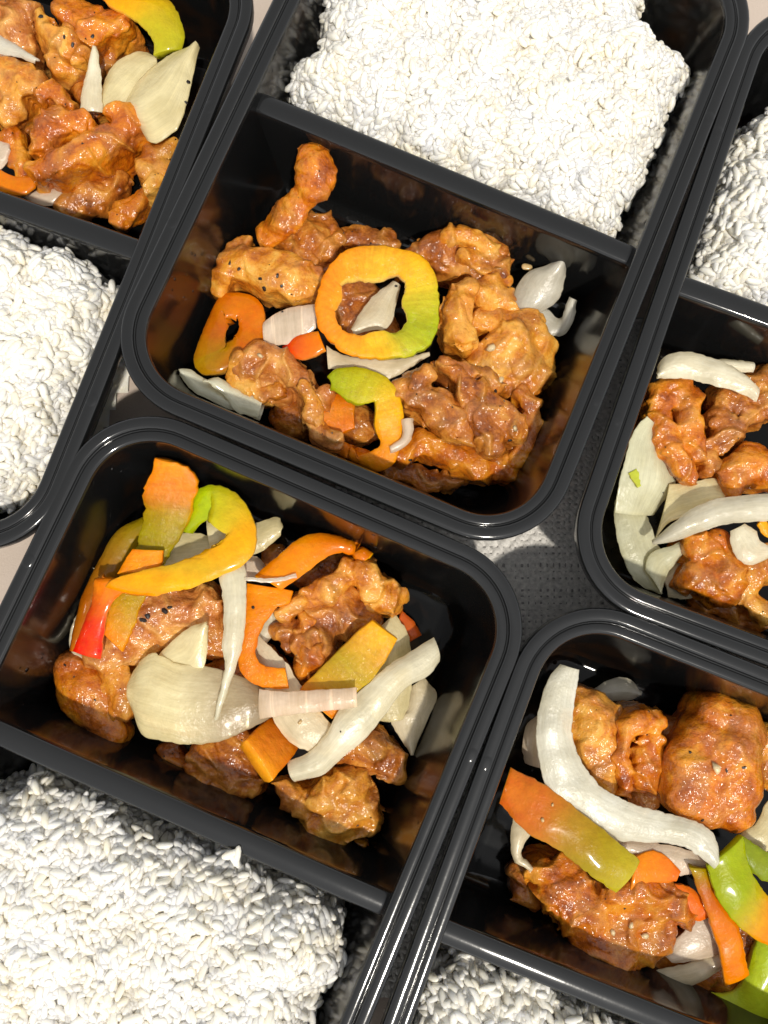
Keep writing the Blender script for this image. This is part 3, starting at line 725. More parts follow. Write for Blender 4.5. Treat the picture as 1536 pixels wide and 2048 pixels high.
a5 = chick(A2, 'large folded brown chicken piece behind the ring on its right', [[(170, 300, 60), (330, 230, 95), (470, 180, 85), (620, 190, 90), (730, 290, 100), (760, 400, 75)], [(420, 300, 110, 2.0), (560, 330, 110, 2.0), (640, 400, 90, 1.9)]], 2.2, tone='brown', low=0.3, crease=1.6)
crust(A2, a5, [[(420, 175, 50, 2.5), (540, 150, 60, 2.5), (680, 220, 55, 2.5), (760, 320, 55, 2.3), (800, 400, 40, 2.2)], [(560, 300, 60, 2.45), (660, 330, 60, 2.4)]], 2.45, low=1.6, rough=1.2)
chick(A2, 'frilly orange chicken strand just right of the ring', [[(560, 480, 60), (510, 570, 75), (480, 680, 90), (520, 800, 80), (560, 850, 60)], [(640, 500, 80, 2.3), (720, 470, 80, 2.2), (810, 450, 60, 2.1)], [(680, 560, 90, 2.2), (790, 570, 80, 2.1), (820, 630, 50, 2.0)]], 2.6, tone='golden', low=0.8, crease=1.3, k=0.06)
chick(A2, 'broad golden chicken piece at the right, below the two onion petals', [[(640, 720, 80), (820, 710, 90), (950, 760, 110), (1030, 880, 90), (1040, 1010, 80), (990, 1120, 70)], [(700, 960, 130), (840, 890, 170), (900, 1010, 150), (800, 1090, 90)], [(850, 780, 90, 2.35)]], 2.0, tone='golden', low=0.3, crease=1.1)
chick(A4, 'dark crumbly chicken piece at the centre of the middle tray', [[(310, 310, 65), (420, 360, 95), (540, 420, 110), (640, 470, 105), (710, 560, 65)], [(410, 230, 70, 2.8), (450, 200, 50, 2.8)]], 2.5, tone='brown', low=0.6, rough=1.3)
chick(A4, 'pinkish brown chicken with long folds in front of the golden piece', [[(560, 140, 55), (680, 220, 65), (790, 320, 62), (900, 430, 70), (1000, 510, 62)], [(700, 330, 55), (770, 440, 70), (840, 560, 75), (860, 650, 60)], [(900, 540, 85, 2.5), (980, 560, 60, 2.5)], [(700, 190, 60, 2.5), (860, 260, 70, 2.4)]], 2.75, tone='brown', low=0.9, crease=1.7, k=0.05)
chick(A4, 'long orange skin strip curling round the lower right corner', [[(300, 690, 60), (430, 610, 75), (600, 670, 95), (780, 760, 80), (950, 790, 65), (1050, 770, 60)], [(1060, 760, 45, 1.9), (1110, 650, 42, 2.1), (1130, 530, 42, 2.2), (1090, 400, 50, 2.2), (1020, 290, 45, 2.2)]], 1.6, tone='orange', low=0.5, rough=0.8)
a11 = chick(A3, 'brown curled chicken with a ragged rim in the lower left corner', [[(420, 340, 75), (520, 290, 80), (660, 310, 80), (770, 400, 65), (830, 520, 50), (840, 640, 45), (900, 740, 65), (960, 790, 60)], [(420, 420, 80, 1.8), (560, 440, 100, 1.7), (660, 480, 80, 1.6)], [(930, 480, 50, 2.2), (910, 540, 45, 2.1)]], 2.2, tone='pink', low=0.35, crease=1.4, k=0.07)
crust(A3, a11, [[(400, 300, 45, 2.3), (390, 380, 60, 2.1), (440, 450, 45, 2.0), (540, 500, 40, 1.9), (650, 460, 45, 2.0)], [(790, 440, 38, 2.5), (835, 560, 40, 2.4), (850, 660, 40, 2.3), (930, 760, 50, 2.1)]], 2.2, low=1.2, rough=1.3)
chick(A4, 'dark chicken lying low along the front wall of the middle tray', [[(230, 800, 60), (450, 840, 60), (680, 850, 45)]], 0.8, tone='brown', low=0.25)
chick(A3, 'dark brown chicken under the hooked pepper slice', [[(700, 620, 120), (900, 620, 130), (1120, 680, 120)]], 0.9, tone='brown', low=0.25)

pepper(A0, 'dark orange pepper ring lying low against the left wall', [(134, 740), (132, 660), (150, 585), (200, 545), (270, 543), (330, 562), (352, 620), (345, 690), (310, 735), (240, 772), (170, 782)],
       [(232, 700), (228, 660), (228, 625), (238, 612), (258, 609), (277, 612), (283, 640), (280, 665), (268, 690), (255, 706), (242, 712)], 1.5,
       [(0, (0.40, 0.17, 0.002)), (0.15, BO), (0.45, DO), (0.75, (0.58, 0.14, 0.001)), (0.9, (0.42, 0.18, 0.002)), (1, (0.38, 0.20, 0.002))], th=0.85, closed=True, mat='skin')
pepper(A3, 'small red pepper wedge tucked under the left side of the ring', [(680, 232), (760, 165), (880, 140)], [(690, 242), (790, 292), (920, 240)], [1.9, 2.2, 2.3], [(0, RD), (0.5, (0.74, 0.12, 0.008)), (1, OR)], th=0.4, mat='skin')
pepper(A3, 'orange pepper chunk hidden behind the hooked slice', [(880, 570), (960, 505), (1085, 540)], [(880, 660), (980, 735), (1085, 700)], 1.7, DO, th=0.5)
pepper(A3, 'hooked pepper slice, green at the top and orange below, by the front wall', [(955, 410), (1010, 360), (1130, 355), (1255, 400), (1335, 500), (1365, 640), (1352, 780), (1325, 885), (1255, 960), (1170, 960), (1050, 905), (950, 840)],
       [(975, 450), (1030, 520), (1110, 560), (1200, 535), (1215, 600), (1212, 690), (1258, 780), (1240, 825), (1160, 855), (1080, 830), (1020, 800), (985, 780)], [2.4, 2.5, 2.4, 2.2, 2.0, 1.8, 1.7],
       [(0, GR), (0.25, (0.5, 0.42, 0.012)), (0.45, YE), (0.7, OR), (1, DO)], th=0.6, edge=[(0, LG), (0.4, GR), (0.7, OR), (1, DO)])
onion(A1, 'whitish onion piece framed by the hole of the upright pepper ring', [(1160, 1455), (1230, 1330), (1330, 1200), (1480, 1090)], [(1185, 1492), (1330, 1462), (1460, 1420), (1535, 1120)], 2.1, WHITE)
onion(A0, 'short pinkish onion piece between the two pepper rings', [(348, 625), (400, 588), (450, 574), (517, 568)], [(352, 686), (400, 692), (450, 682), (508, 640)], [2.0, 2.1, 2.2, 2.3], ROSE, mat='onion_x')
onion(A3, 'pale onion slice with a bright rim under the lower edge of the ring', [(925, 215), (1020, 268), (1150, 285), (1350, 290), (1536, 250)], [(935, 345), (1050, 352), (1200, 390), (1310, 402), (1530, 270)], [2.1, 2.2, 2.1], PALE, camber=0.05, edge=(0.75, 0.7, 0.55), th=0.13)
onion(A3, 'long onion sliver lying in the lower left corner of the middle tray', [(28, 357), (110, 350), (200, 405), (310, 475), (430, 535), (560, 565)], [(25, 392), (120, 480), (250, 560), (400, 612), (530, 650)], [2.3, 2.0, 1.6], (0.92, 0.92, 0.74))
onion(A3, 'onion petal overlapping the sliver in the lower left corner', [(190, 425), (280, 400), (400, 470), (550, 520)], [(250, 450), (330, 520), (400, 600), (520, 640)], [2.4, 2.1, 1.9], (0.92, 0.92, 0.74))
onion(A2, 'large curved onion petal standing at the right end of the divider', [(850, 690), (862, 530), (940, 405), (1050, 360), (1185, 302)], [(985, 672), (1080, 622), (1150, 560), (1185, 430), (1195, 305)], [1.7, 1.9, 2.3, 2.6], (0.74, 0.70, 0.60), camber=0.3, edge=(0.72, 0.66, 0.52))
onion(A2, 'small hook of grey onion next to the standing petal', [(965, 660), (1000, 750), (1080, 800), (1175, 797), (1235, 710), (1257, 580)], [(1030, 632), (1080, 640), (1130, 690), (1158, 690), (1185, 630), (1212, 558)], [1.3, 1.3, 1.4, 1.8], GREY, camber=0.1)
onion(A4, 'tiny pink onion scrap beside the hooked pepper slice', [(312, 480), (318, 560), (285, 610), (238, 640)], [(377, 475), (372, 575), (330, 640), (246, 676)], 2.5, ROSE, th=0.12)
pepper(A0, 'upright pepper ring, orange on the left and green on the right', [(516, 605), (522, 540), (545, 468), (596, 416), (655, 396), (740, 402), (820, 424), (868, 476), (884, 560), (880, 640), (846, 702), (770, 731), (680, 733), (596, 712), (540, 660)],
       [(559, 597), (585, 554), (583, 512), (636, 492), (702, 499), (755, 477), (786, 509), (777, 570), (792, 616), (759, 663), (704, 655), (652, 671), (603, 664), (570, 630)], 3.05,
       [(0, OR), (0.15, OR), (0.28, (0.76, 0.34, 0.012)), (0.42, YE), (0.52, (0.52, 0.44, 0.014)), (0.62, GR), (0.72, (0.44, 0.42, 0.012)), (0.8, YE), (0.9, OR), (1, OR)], th=0.5, closed=True, jag=0.05,
       edge=[(0, OR), (0.3, OR), (0.5, (0.45, 0.36, 0.01)), (0.6, GR), (0.75, (0.36, 0.34, 0.012)), (0.85, OR), (1, OR)], wob=0.1, edge2=(0.9, 0.6, 0.12))

# ---- lower left container
C0, C1, C2, C3 = View('C', 0, 840, 1.449), View('C', 80, 880, 3.0), View('C', 480, 1040, 3.0), View('C', 240, 1240, 3.0)
chick(C1, 'broad pale chicken piece under the red tipped pepper strip', [[(380, 1260, 120), (560, 1130, 190), (760, 1040, 210), (960, 1080, 170), (1060, 1200, 120)], [(980, 930, 80, 2.1), (1050, 1000, 60, 2.1), (900, 980, 60, 2.1)]], 1.8, tone='pink', low=0.3, crease=0.9)
chick(C1, 'golden ragged chicken edge left of the large onion petal', [[(380, 1310, 75), (450, 1400, 85), (500, 1500, 90), (480, 1600, 80)]], 1.7, tone='golden', low=0.3, crease=1.2)
chick(C0, 'smooth orange chicken nugget by the left wall of the lower left tray', [[(210, 720, 52), (235, 780, 72), (280, 840, 62), (325, 905, 42)]], 1.5, tone='orange', low=0.3, rough=0.7, crease=0.4)
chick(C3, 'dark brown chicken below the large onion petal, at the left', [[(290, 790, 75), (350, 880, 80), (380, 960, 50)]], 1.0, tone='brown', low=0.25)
chick(C3, 'brown glossy chicken below the onion, left of the orange pepper block', [[(450, 870, 70), (560, 830, 110), (680, 880, 120), (760, 980, 90)], [(540, 970, 80), (640, 1010, 60), (720, 700, 70)]], 1.5, tone='brown', low=0.3, crease=1.3)
chick(C2, 'brown chicken between the long diagonal onion and the crusty nugget', [[(640, 1370, 90), (770, 1380, 130), (880, 1450, 100), (930, 1510, 60)]], 1.6, tone='brown', low=0.3)
chick(C3, 'large crusty orange chicken nugget by the divider of the lower left tray', [[(985, 1020, 55), (1060, 1060, 75), (1140, 1110, 90)], [(1220, 1210, 130), (1330, 1170, 150), (1440, 1120, 110), (1480, 1200, 80)], [(1150, 1280, 75), (1140, 1340, 45)], [(1300, 1310, 75), (1220, 1050, 90, 2.0), (1380, 1000, 110, 1.9)], [(1440, 1360, 55, 1.0), (1430, 1420, 35, 0.8)]], 1.7, tone='golden', low=0.3, crease=1.3, k=0.08)
c8 = chick(C2, 'dark chicken with a thick crusty rim at the back of the lower left tray', [[(480, 560, 140), (620, 560, 140), (740, 580, 110)], [(420, 700, 110, 2.3), (460, 800, 110, 2.4), (390, 880, 65, 2.3)], [(280, 660, 85), (300, 740, 60)]], 2.0, tone='brown', low=0.3, crease=1.5, k=0.07)
crust(C2, c8, [[(280, 560, 50, 2.4), (400, 480, 65, 2.5), (540, 425, 70, 2.6), (650, 310, 60, 2.6), (740, 310, 72, 2.6), (800, 410, 80, 2.5), (880, 470, 75, 2.3), (960, 450, 45, 2.2)], [(820, 520, 70, 2.1), (920, 530, 45, 2.0)]], 2.5, rough=1.4, low=1.2)
crust(C2, c8, [[(430, 820, 90, 2.55), (390, 890, 55, 2.4)], [(390, 600, 40, 2.5), (390, 700, 40, 2.5)]], 2.5, tone='orange', low=1.6)
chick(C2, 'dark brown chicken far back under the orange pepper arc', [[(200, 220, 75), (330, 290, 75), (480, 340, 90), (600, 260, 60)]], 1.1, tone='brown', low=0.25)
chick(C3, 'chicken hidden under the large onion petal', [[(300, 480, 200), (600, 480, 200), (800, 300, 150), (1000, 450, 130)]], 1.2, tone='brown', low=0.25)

pepper(C1, 'dark orange pepper strip along the left wall under the red tip', [(630, 475), (470, 565), (350, 720), (265, 950), (205, 1262)], [(640, 570), (565, 660), (480, 800), (390, 920), (250, 1262)], [1.9, 2.0, 2.0, 1.9], [(0, OL), (0.3, (0.34, 0.17, 0.01)), (0.7, BO), (1, (0.62, 0.16, 0.008))], th=0.35, mat='skin', camber=0.15)
pepper(C2, 'small dark red pepper tip at the back right of the lower left tray', [(962, 545), (1030, 612), (1078, 692)], [(955, 620), (985, 665), (1022, 715)], 1.3, (0.55, 0.10, 0.01), mat='skin')
onion(C1, 'curved onion crescent standing by the left wall', [(300, 750), (190, 862), (135, 1000), (140, 1120), (190, 1260), (272, 1330)], [(335, 772), (285, 880), (232, 1000), (215, 1150), (212, 1240), (292, 1308)], [1.9, 1.8, 1.6, 1.5], PALE, camber=0.15)
onion(C1, 'yellowish onion piece inside the curl of the green pepper strip', [(800, 570), (920, 555), (1030, 580)], [(700, 770), (860, 760), (1020, 690)], 2.2, CREAM, camber=0.05)
onion(C1, 'onion tip showing under the torn end of the yellow pepper strip', [(1000, 480), (1060, 440), (1130, 470)], [(1025, 660), (1080, 640), (1130, 575)], 2.3, CREAM)
onion(C1, 'onion wedge sticking out right of the yellow pepper bend', [(1270, 505), (1350, 480), (1430, 463), (1456, 520)], [(1270, 690), (1340, 662), (1400, 612), (1445, 575)], 2.0, CREAM)
onion(C1, 'small rounded onion piece below the wedge, behind the white blade', [(1220, 690), (1300, 700), (1365, 772)], [(1220, 820), (1280, 850), (1340, 810)], 1.8, ROSE)
onion(C2, 'thin onion crescent behind the orange pepper stem', [(216, 530), (218, 620), (190, 700), (155, 742)], [(170, 560), (125, 640), (100, 680), (110, 720)], 1.9, WHITE)
onion(C2, 'onion petal under the upper end of the golden pepper strip', [(930, 560), (1005, 680), (1030, 850), (1030, 1000), (1005, 1130), (970, 1195)], [(800, 680), (830, 850), (790, 1000), (780, 1100), (800, 1190), (880, 1208)], 1.7, CREAM)
onion(C2, 'blunt onion petal furthest right in the lower left tray', [(1100, 945), (1232, 1075), (1200, 1210), (1060, 1416)], [(1030, 1000), (990, 1150), (905, 1205), (1030, 1405)], 1.3, PALE)
onion(C2, 'broad pale onion slice under the small ribbed strip', [(98, 688), (200, 780), (275, 855), (370, 1000), (480, 1150), (600, 1290), (648, 1378)], [(92, 850), (140, 980), (170, 1100), (220, 1230), (330, 1350), (500, 1412), (640, 1392)], [2.3, 2.5, 2.6, 2.5], PALE)
onion(C3, 'upright onion petal with a pointed top behind the large petal', [(238, 210), (330, 110), (430, 40), (522, 12)], [(290, 290), (400, 320), (505, 290), (530, 32)], [2.4, 2.6, 2.8], CREAM, camber=0.15)
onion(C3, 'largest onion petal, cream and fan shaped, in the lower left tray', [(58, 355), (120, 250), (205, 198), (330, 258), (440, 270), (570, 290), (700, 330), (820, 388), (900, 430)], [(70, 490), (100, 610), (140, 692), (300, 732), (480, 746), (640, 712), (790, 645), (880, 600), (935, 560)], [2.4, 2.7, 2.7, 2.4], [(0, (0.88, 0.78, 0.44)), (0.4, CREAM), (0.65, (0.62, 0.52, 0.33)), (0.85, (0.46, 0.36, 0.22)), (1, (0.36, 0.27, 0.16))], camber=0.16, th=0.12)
pepper(C2, 'orange pepper stem bending below the torn orange arc', [(50, 385), (38, 480), (28, 620), (2, 740), (2, 870), (70, 965), (180, 1000), (292, 1002)], [(312, 432), (290, 500), (215, 525), (130, 625), (88, 740), (95, 840), (170, 885), (265, 893)], [2.7, 2.8, 2.8, 2.8], [(0, OR), (0.4, DO), (0.7, DO), (1, OR)], th=0.4)
pepper(C2, 'orange pepper arc along the back of the lower left tray', [(795, 190), (705, 108), (560, 75), (400, 110), (250, 220), (105, 345)], [(720, 240), (690, 180), (590, 175), (490, 230), (390, 310), (240, 400)], [2.5, 2.6, 2.7, 2.8], [(0, DO), (0.25, DO), (0.6, OR), (1, OR)], th=0.55, mat='skin', camber=0.1, end=YE)
pepper(C2, 'wide golden pepper strip between the dark chicken and the diagonal onion', [(800, 600), (700, 680), (600, 780), (500, 880), (370, 1010)], [(935, 710), (865, 845), (785, 955), (690, 1035), (560, 1180)], [3.1, 2.8, 2.6], [(0, YE), (0.2, (0.62, 0.3, 0.012)), (0.5, (0.42, 0.28, 0.012)), (0.8, (0.5, 0.27, 0.012)), (1, DO)], th=0.5, end=YE)
pepper(C3, 'orange pepper block with a bright cut end pointing at the divider', [(890, 590), (830, 655), (735, 740)], [(1055, 760), (985, 860), (895, 960)], [2.0, 2.4, 3.0], [(0, BO), (0.6, DO), (1, OR)], th=0.6, end=(0.8, 0.3, 0.01))
onion(C2, 'long diagonal onion strip reaching towards the right wall', [(1160, 705), (1010, 800), (880, 880), (740, 1010), (600, 1140), (520, 1280), (420, 1390), (290, 1450)], [(1190, 850), (1130, 930), (990, 1010), (870, 1160), (750, 1310), (640, 1400), (500, 1520), (330, 1565)], [2.6, 2.9, 2.9, 2.5], WHITE, camber=0.2, th=0.13)
onion(C3, 'short ribbed onion strip lying across the middle of the lower left tray', [(838, 418), (1000, 430), (1200, 422), (1416, 410)], [(846, 590), (1000, 570), (1200, 546), (1420, 522)], [3.1, 3.3, 3.35], (0.80, 0.64, 0.48), mat='onion_x', th=0.2, camber=0.08, edge=(0.78, 0.70, 0.54))
pepper(C1, 'wide pepper slice standing up at the back, orange above and green below', [(705, 78), (672, 200), (630, 310), (645, 420), (590, 640), (500, 800), (420, 1000), (345, 1100)], [(850, 88), (945, 220), (925, 350), (880, 500), (800, 650), (735, 755), (640, 920), (510, 1262)], [3.7, 3.4, 3.0, 2.7, 2.6, 2.5], [(0, OR), (0.18, DO), (0.26, (0.42, 0.17, 0.004)), (0.34, OL), (0.55, (0.27, 0.22, 0.004)), (0.8, (0.42, 0.24, 0.004)), (0.93, (0.55, 0.22, 0.004)), (1, OR)], th=0.4, edge=[(0, OR), (0.3, YE), (0.5, GR), (0.8, YE), (1, OR)], jag=0.07)
pepper(C1, 'short orange pepper end lying across the wide green pepper slice', [(560, 662), (520, 730), (478, 805)], [(737, 664), (725, 750), (640, 790)], 3.1, OR, th=0.4, end=YE)
pepper(C1, 'long curling pepper strip turning from green through yellow to a red tip', [(880, 552), (905, 420), (960, 300), (1080, 288), (1200, 350), (1280, 480), (1292, 640), (1225, 742), (1080, 812), (900, 885), (700, 905), (520, 900), (440, 960), (392, 1090), (362, 1306)],
       [(895, 540), (1000, 470), (1085, 440), (1115, 465), (1035, 500), (1130, 570), (1100, 622), (980, 690), (800, 750), (620, 790), (480, 822), (400, 862), (350, 820), (325, 985), (212, 1268)], [2.6, 2.9, 3.2, 3.4, 3.4, 3.4, 3.3, 3.0, 2.8],
       [(0, GR), (0.14, LG), (0.26, (0.6, 0.42, 0.012)), (0.36, YE), (0.5, (0.6, 0.36, 0.012)), (0.62, YE), (0.72, OR), (0.82, (0.76, 0.16, 0.01)), (0.9, (0.7, 0.05, 0.006)), (1, RD)], th=0.4, mat='skin', camber=0.06)
onion(C1, 'narrow white onion blade hanging down from the yellow pepper bend', [(1078, 812), (1098, 950), (1105, 1100), (1095, 1250), (1112, 1370), (1060, 1600), (1050, 1660)], [(1226, 745), (1238, 900), (1228, 1100), (1208, 1250), (1160, 1400), (1092, 1590), (1064, 1660)], [3.3, 3.4, 3.3, 3.1, 2.9], (0.84, 0.80, 0.62), camber=0.15, th=0.12)
onion(C2, 'thin clear thread of onion skin across the orange pepper', [(30, 340), (150, 352), (250, 342), (335, 318)], [(30, 362), (150, 376), (255, 366), (345, 345)], [3.4, 3.3, 3.2], (0.72, 0.66, 0.56), th=0.05, camber=0.0)

# ---- lower right container
D0 = View('D', 880, 1180, 2.3415)
chick(D0, 'flat golden chicken piece in the bend of the onion crescent', [[(660, 500, 50), (700, 580, 100), (740, 700, 115), (760, 830, 90), (780, 900, 60)], [(800, 600, 60), (620, 640, 60)]], 2.1, tone='golden', low=0.3, flat=0.5)
chick(D0, 'curled orange chicken rind beside the large smooth chicken piece', [[(1010, 620, 48, 2.5), (940, 600, 48, 2.6), (870, 660, 42, 2.6), (850, 760, 38, 2.5), (855, 850, 40, 2.4), (875, 930, 38, 2.3)], [(1000, 720, 55, 2.2), (970, 800, 75, 2.1), (965, 890, 70, 2.0)]], 2.4, tone='orange', low=0.6, rough=0.8)
chick(D0, 'brown chicken in the gap behind the curled rind', [[(1060, 640, 60), (1080, 760, 70), (960, 960, 75)]], 1.3, tone='brown', low=0.25)
chick(D0, 'largest smooth orange chicken piece, at the right of the onion crescent', [[(1290, 580, 95), (1390, 600, 110), (1440, 680, 90)], [(1240, 690, 110), (1190, 830, 140), (1170, 940, 120), (1260, 1010, 110)], [(1350, 750, 150), (1360, 900, 150), (1370, 1030, 100)]], 2.5, tone='orange', low=0.6, rough=0.55, crease=0.35, flat=0.75)
chick(D0, 'chicken cut off by the right edge behind the smooth piece', [[(1530, 700, 70), (1560, 850, 80)]], 1.9, tone='golden', low=0.3)
chick(D0, 'large orange brown chicken piece in front of the red and green pepper strip', [[(480, 1320, 70), (560, 1380, 110), (650, 1500, 115), (740, 1600, 130), (820, 1700, 120), (860, 1780, 60)], [(900, 1680, 90), (990, 1640, 75), (1060, 1600, 60)], [(820, 1450, 70, 2.2), (960, 1420, 95, 2.2), (1090, 1480, 75, 2.1), (1150, 1540, 45, 2.0)], [(900, 1560, 100, 2.0), (1030, 1540, 70)]], 1.9, tone='orange', low=0.3, crease=1.3)
chick(D0, 'small dark chicken bit at the left wall of the lower right tray', [[(390, 1330, 45), (395, 1410, 55), (430, 1450, 40)]], 1.1, tone='brown', low=0.25)
chick(D0, 'dark chicken lying under the pepper strips at the lower right', [[(1100, 1700, 110), (1300, 1750, 130), (1450, 1600, 120)]], 0.8, tone='brown', low=0.25)
onion(D0, 'grey onion piece lying low behind the crescent', [(690, 482), (800, 418), (890, 418), (940, 480)], [(720, 512), (800, 518), (890, 514), (936, 492)], 0.9, GREY)
onion(D0, 'onion edge between the crescent and the left wall', [(455, 590), (402, 640), (386, 740), (400, 810)], [(475, 640), (480, 700), (480, 780), (480, 835)], 1.5, ROSE)
onion(D0, 'curled onion loop under the left end of the red and green strip', [(342, 1070), (330, 1150), (346, 1260), (424, 1312)], [(432, 1140), (388, 1190), (384, 1245), (432, 1295)], 2.1, PALE)
onion(D0, 'pinkish onion slice directly below the crescent', [(820, 1165), (950, 1178), (1100, 1200), (1260, 1250)], [(880, 1230), (1000, 1275), (1120, 1335), (1240, 1310)], 2.3, ROSE)
onion(D0, 'pale onion petal at the right edge below the smooth chicken', [(1405, 1145), (1480, 1090), (1540, 985), (1620, 950)], [(1440, 1185), (1500, 1215), (1545, 1220), (1620, 1200)], 2.0, CREAM)
onion(D0, 'pink onion slice under the thin orange pepper strip', [(1040, 1700), (1130, 1610), (1220, 1510), (1300, 1550)], [(1090, 1745), (1200, 1735), (1310, 1695), (1350, 1640)], 1.7, ROSE)
onion(D0, 'lowest onion crescent by the divider of the lower right tray', [(878, 1830), (980, 1790), (1150, 1750), (1320, 1700)], [(900, 1862), (1050, 1868), (1200, 1842), (1330, 1770)], [1.3, 1.6], PALE)
pepper(D0, 'bright green pepper curve at the bottom right corner', [(1020, 1868), (1100, 1938), (1230, 1998), (1380, 2032), (1500, 2022), (1570, 1950), (1600, 1800), (1590, 1640)], [(1062, 1852), (1150, 1880), (1250, 1890), (1340, 1888), (1400, 1850), (1430, 1790), (1458, 1700), (1492, 1600)], [0.9, 1.2, 1.4, 1.5], [(0, LG), (0.4, (0.48, 0.58, 0.02)), (1, LG)], th=0.7, mat='skin', camber=0.15)
pepper(D0, 'orange pepper bit right of the olive end of the long strip', [(900, 1250), (985, 1220), (1065, 1255), (1112, 1322)], [(880, 1400), (960, 1360), (1050, 1360), (1100, 1348)], 2.4, [(0, OR), (1, (0.78, 0.17, 0.01))], mat='skin')
pepper(D0, 'red orange pepper bit above the pink onion slice', [(1085, 1370), (1160, 1390), (1250, 1470)], [(1175, 1510), (1205, 1545), (1245, 1520)], 2.1, (0.76, 0.15, 0.01), mat='skin')
pepper(D0, 'thin orange pepper strip pointing down at the bottom right', [(1165, 1290), (1225, 1440), (1275, 1590), (1308, 1700), (1330, 1842)], [(1248, 1300), (1305, 1420), (1380, 1550), (1412, 1680), (1436, 1790)], [2.6, 2.5, 2.3, 2.1], [(0, OL), (0.2, BO), (0.45, DO), (1, OR)], th=0.3, mat='skin')
pepper(D0, 'dark green pepper piece at the right edge beside the green and orange strip', [(1405, 1150), (1470, 1195), (1560, 1250)], [(1420, 1270), (1490, 1340), (1570, 1360)], 2.5, (0.22, 0.28, 0.01), mat='skin')
pepper(D0, 'wide pepper strip at the right edge fading from green to orange', [(1250, 1285), (1295, 1430), (1395, 1565), (1536, 1662), (1660, 1720)], [(1405, 1150), (1435, 1290), (1490, 1390), (1560, 1462), (1680, 1540)], [2.9, 2.9, 2.7, 2.5], [(0, GR), (0.35, GR), (0.5, (0.5, 0.36, 0.012)), (0.7, OR), (1, OR)], th=0.35, mat='skin', camber=0.1, edge=[(0, LG), (0.4, LG), (0.7, YE), (1, YE)])
onion(D0, 'long white onion crescent sweeping across the lower right tray', [(560, 350), (500, 430), (456, 600), (462, 780), (512, 950), (620, 1060), (780, 1160), (960, 1180), (1120, 1192), (1220, 1250), (1285, 1300)], [(650, 372), (632, 500), (616, 650), (650, 780), (730, 900), (850, 980), (1000, 1030), (1150, 1072), (1250, 1112), (1292, 1180), (1294, 1250)], [3.2, 3.2, 3.1, 3.0, 3.0, 3.0], (0.84, 0.82, 0.70), camber=0.12, th=0.18)
pepper(D0, 'glossy pepper strip running from red orange to olive below the crescent', [(330, 835), (480, 910), (650, 1040), (800, 1160), (922, 1265)], [(285, 990), (400, 1118), (560, 1212), (700, 1320), (820, 1406)], [2.8, 3.1, 3.2, 3.1], [(0, (0.72, 0.16, 0.01)), (0.3, (0.52, 0.15, 0.01)), (0.5, (0.38, 0.20, 0.012)), (0.75, OL), (1, (0.44, 0.36, 0.014))], th=0.35, mat='skin', camber=0.12, end=(0.5, 0.42, 0.02))

# ---- right edge container
E0 = View('E', 1150, 560, 2.767)
chick(E0, 'orange curled chicken under the top onion in the right edge tray', [[(560, 580, 65), (480, 640, 70), (470, 760, 68), (520, 900, 75), (600, 1020, 65), (650, 1080, 40)], [(640, 640, 60), (630, 760, 65), (660, 880, 60), (690, 960, 50)]], 2.2, tone='orange', low=0.4, rough=0.7)
chick(E0, 'brown chopped chicken in the middle of the right edge tray', [[(790, 780, 70), (860, 830, 80), (800, 900, 55)], [(870, 640, 90), (940, 720, 80), (1030, 700, 90)], [(1000, 560, 70), (1070, 540, 80)], [(740, 940, 50), (750, 1030, 50)]], 1.9, tone='brown', low=0.3, crease=1.4)
chick(E0, 'glossy orange chicken at the right edge above the long onion blade', [[(880, 1070, 80), (990, 1010, 110), (1090, 1050, 110)], [(870, 1140, 50)]], 2.1, tone='orange', low=0.3, rough=0.8)
chick(E0, 'red brown chicken lump below the long onion blade', [[(680, 1480, 80), (780, 1470, 90), (850, 1560, 90), (820, 1690, 110), (660, 1650, 80)]], 2.0, tone='orange', low=0.3, crease=1.3)
chick(E0, 'brown chicken at the right edge near the bottom of the right edge tray', [[(1060, 1560, 90), (980, 1680, 60), (960, 1760, 50), (1040, 1830, 70)]], 1.8, tone='golden', low=0.3, crease=1.2)
chick(E0, 'dark chicken lying low by the front wall of the right edge tray', [[(700, 1780, 60), (850, 1850, 70), (1000, 1920, 70)]], 0.9, tone='brown', low=0.25)
onion(E0, 'large glassy onion petal leaning on the left wall of the right edge tray', [(400, 750), (320, 850), (262, 1050), (232, 1200), (218, 1290)], [(450, 850), (500, 960), (545, 1050), (545, 1150), (430, 1300)], ([2.6, 2.4, 2.0], [1.6, 1.5, 1.4]), GREEN, camber=0.15)
onion(E0, 'glassy onion petal in the bottom left corner of the right edge tray', [(222, 1215), (216, 1310), (236, 1450), (290, 1600), (350, 1680), (450, 1752)], [(320, 1240), (410, 1330), (450, 1450), (490, 1520), (500, 1620), (475, 1742)], 1.3, GREEN)
onion(E0, 'yellowish onion piece between the orange chicken and the long blade', [(520, 1130), (640, 1120), (770, 1100), (830, 1150)], [(450, 1420), (520, 1340), (650, 1300), (810, 1240)], 1.8, CREAM)
onion(E0, 'small upright onion under the tip of the long blade', [(385, 1610), (420, 1510), (540, 1470), (630, 1420)], [(470, 1742), (520, 1610), (580, 1540), (630, 1470)], 1.6, GREEN)
onion(E0, 'onion scrap left of the red brown chicken lump', [(480, 1640), (540, 1560), (630, 1500)], [(520, 1752), (630, 1765), (690, 1700)], 1.1, PALE)
onion(E0, 'short onion strip behind the top onion of the right edge tray', [(790, 440), (880, 445), (985, 455)], [(840, 500), (920, 510), (990, 505)], 2.4, WHITE)
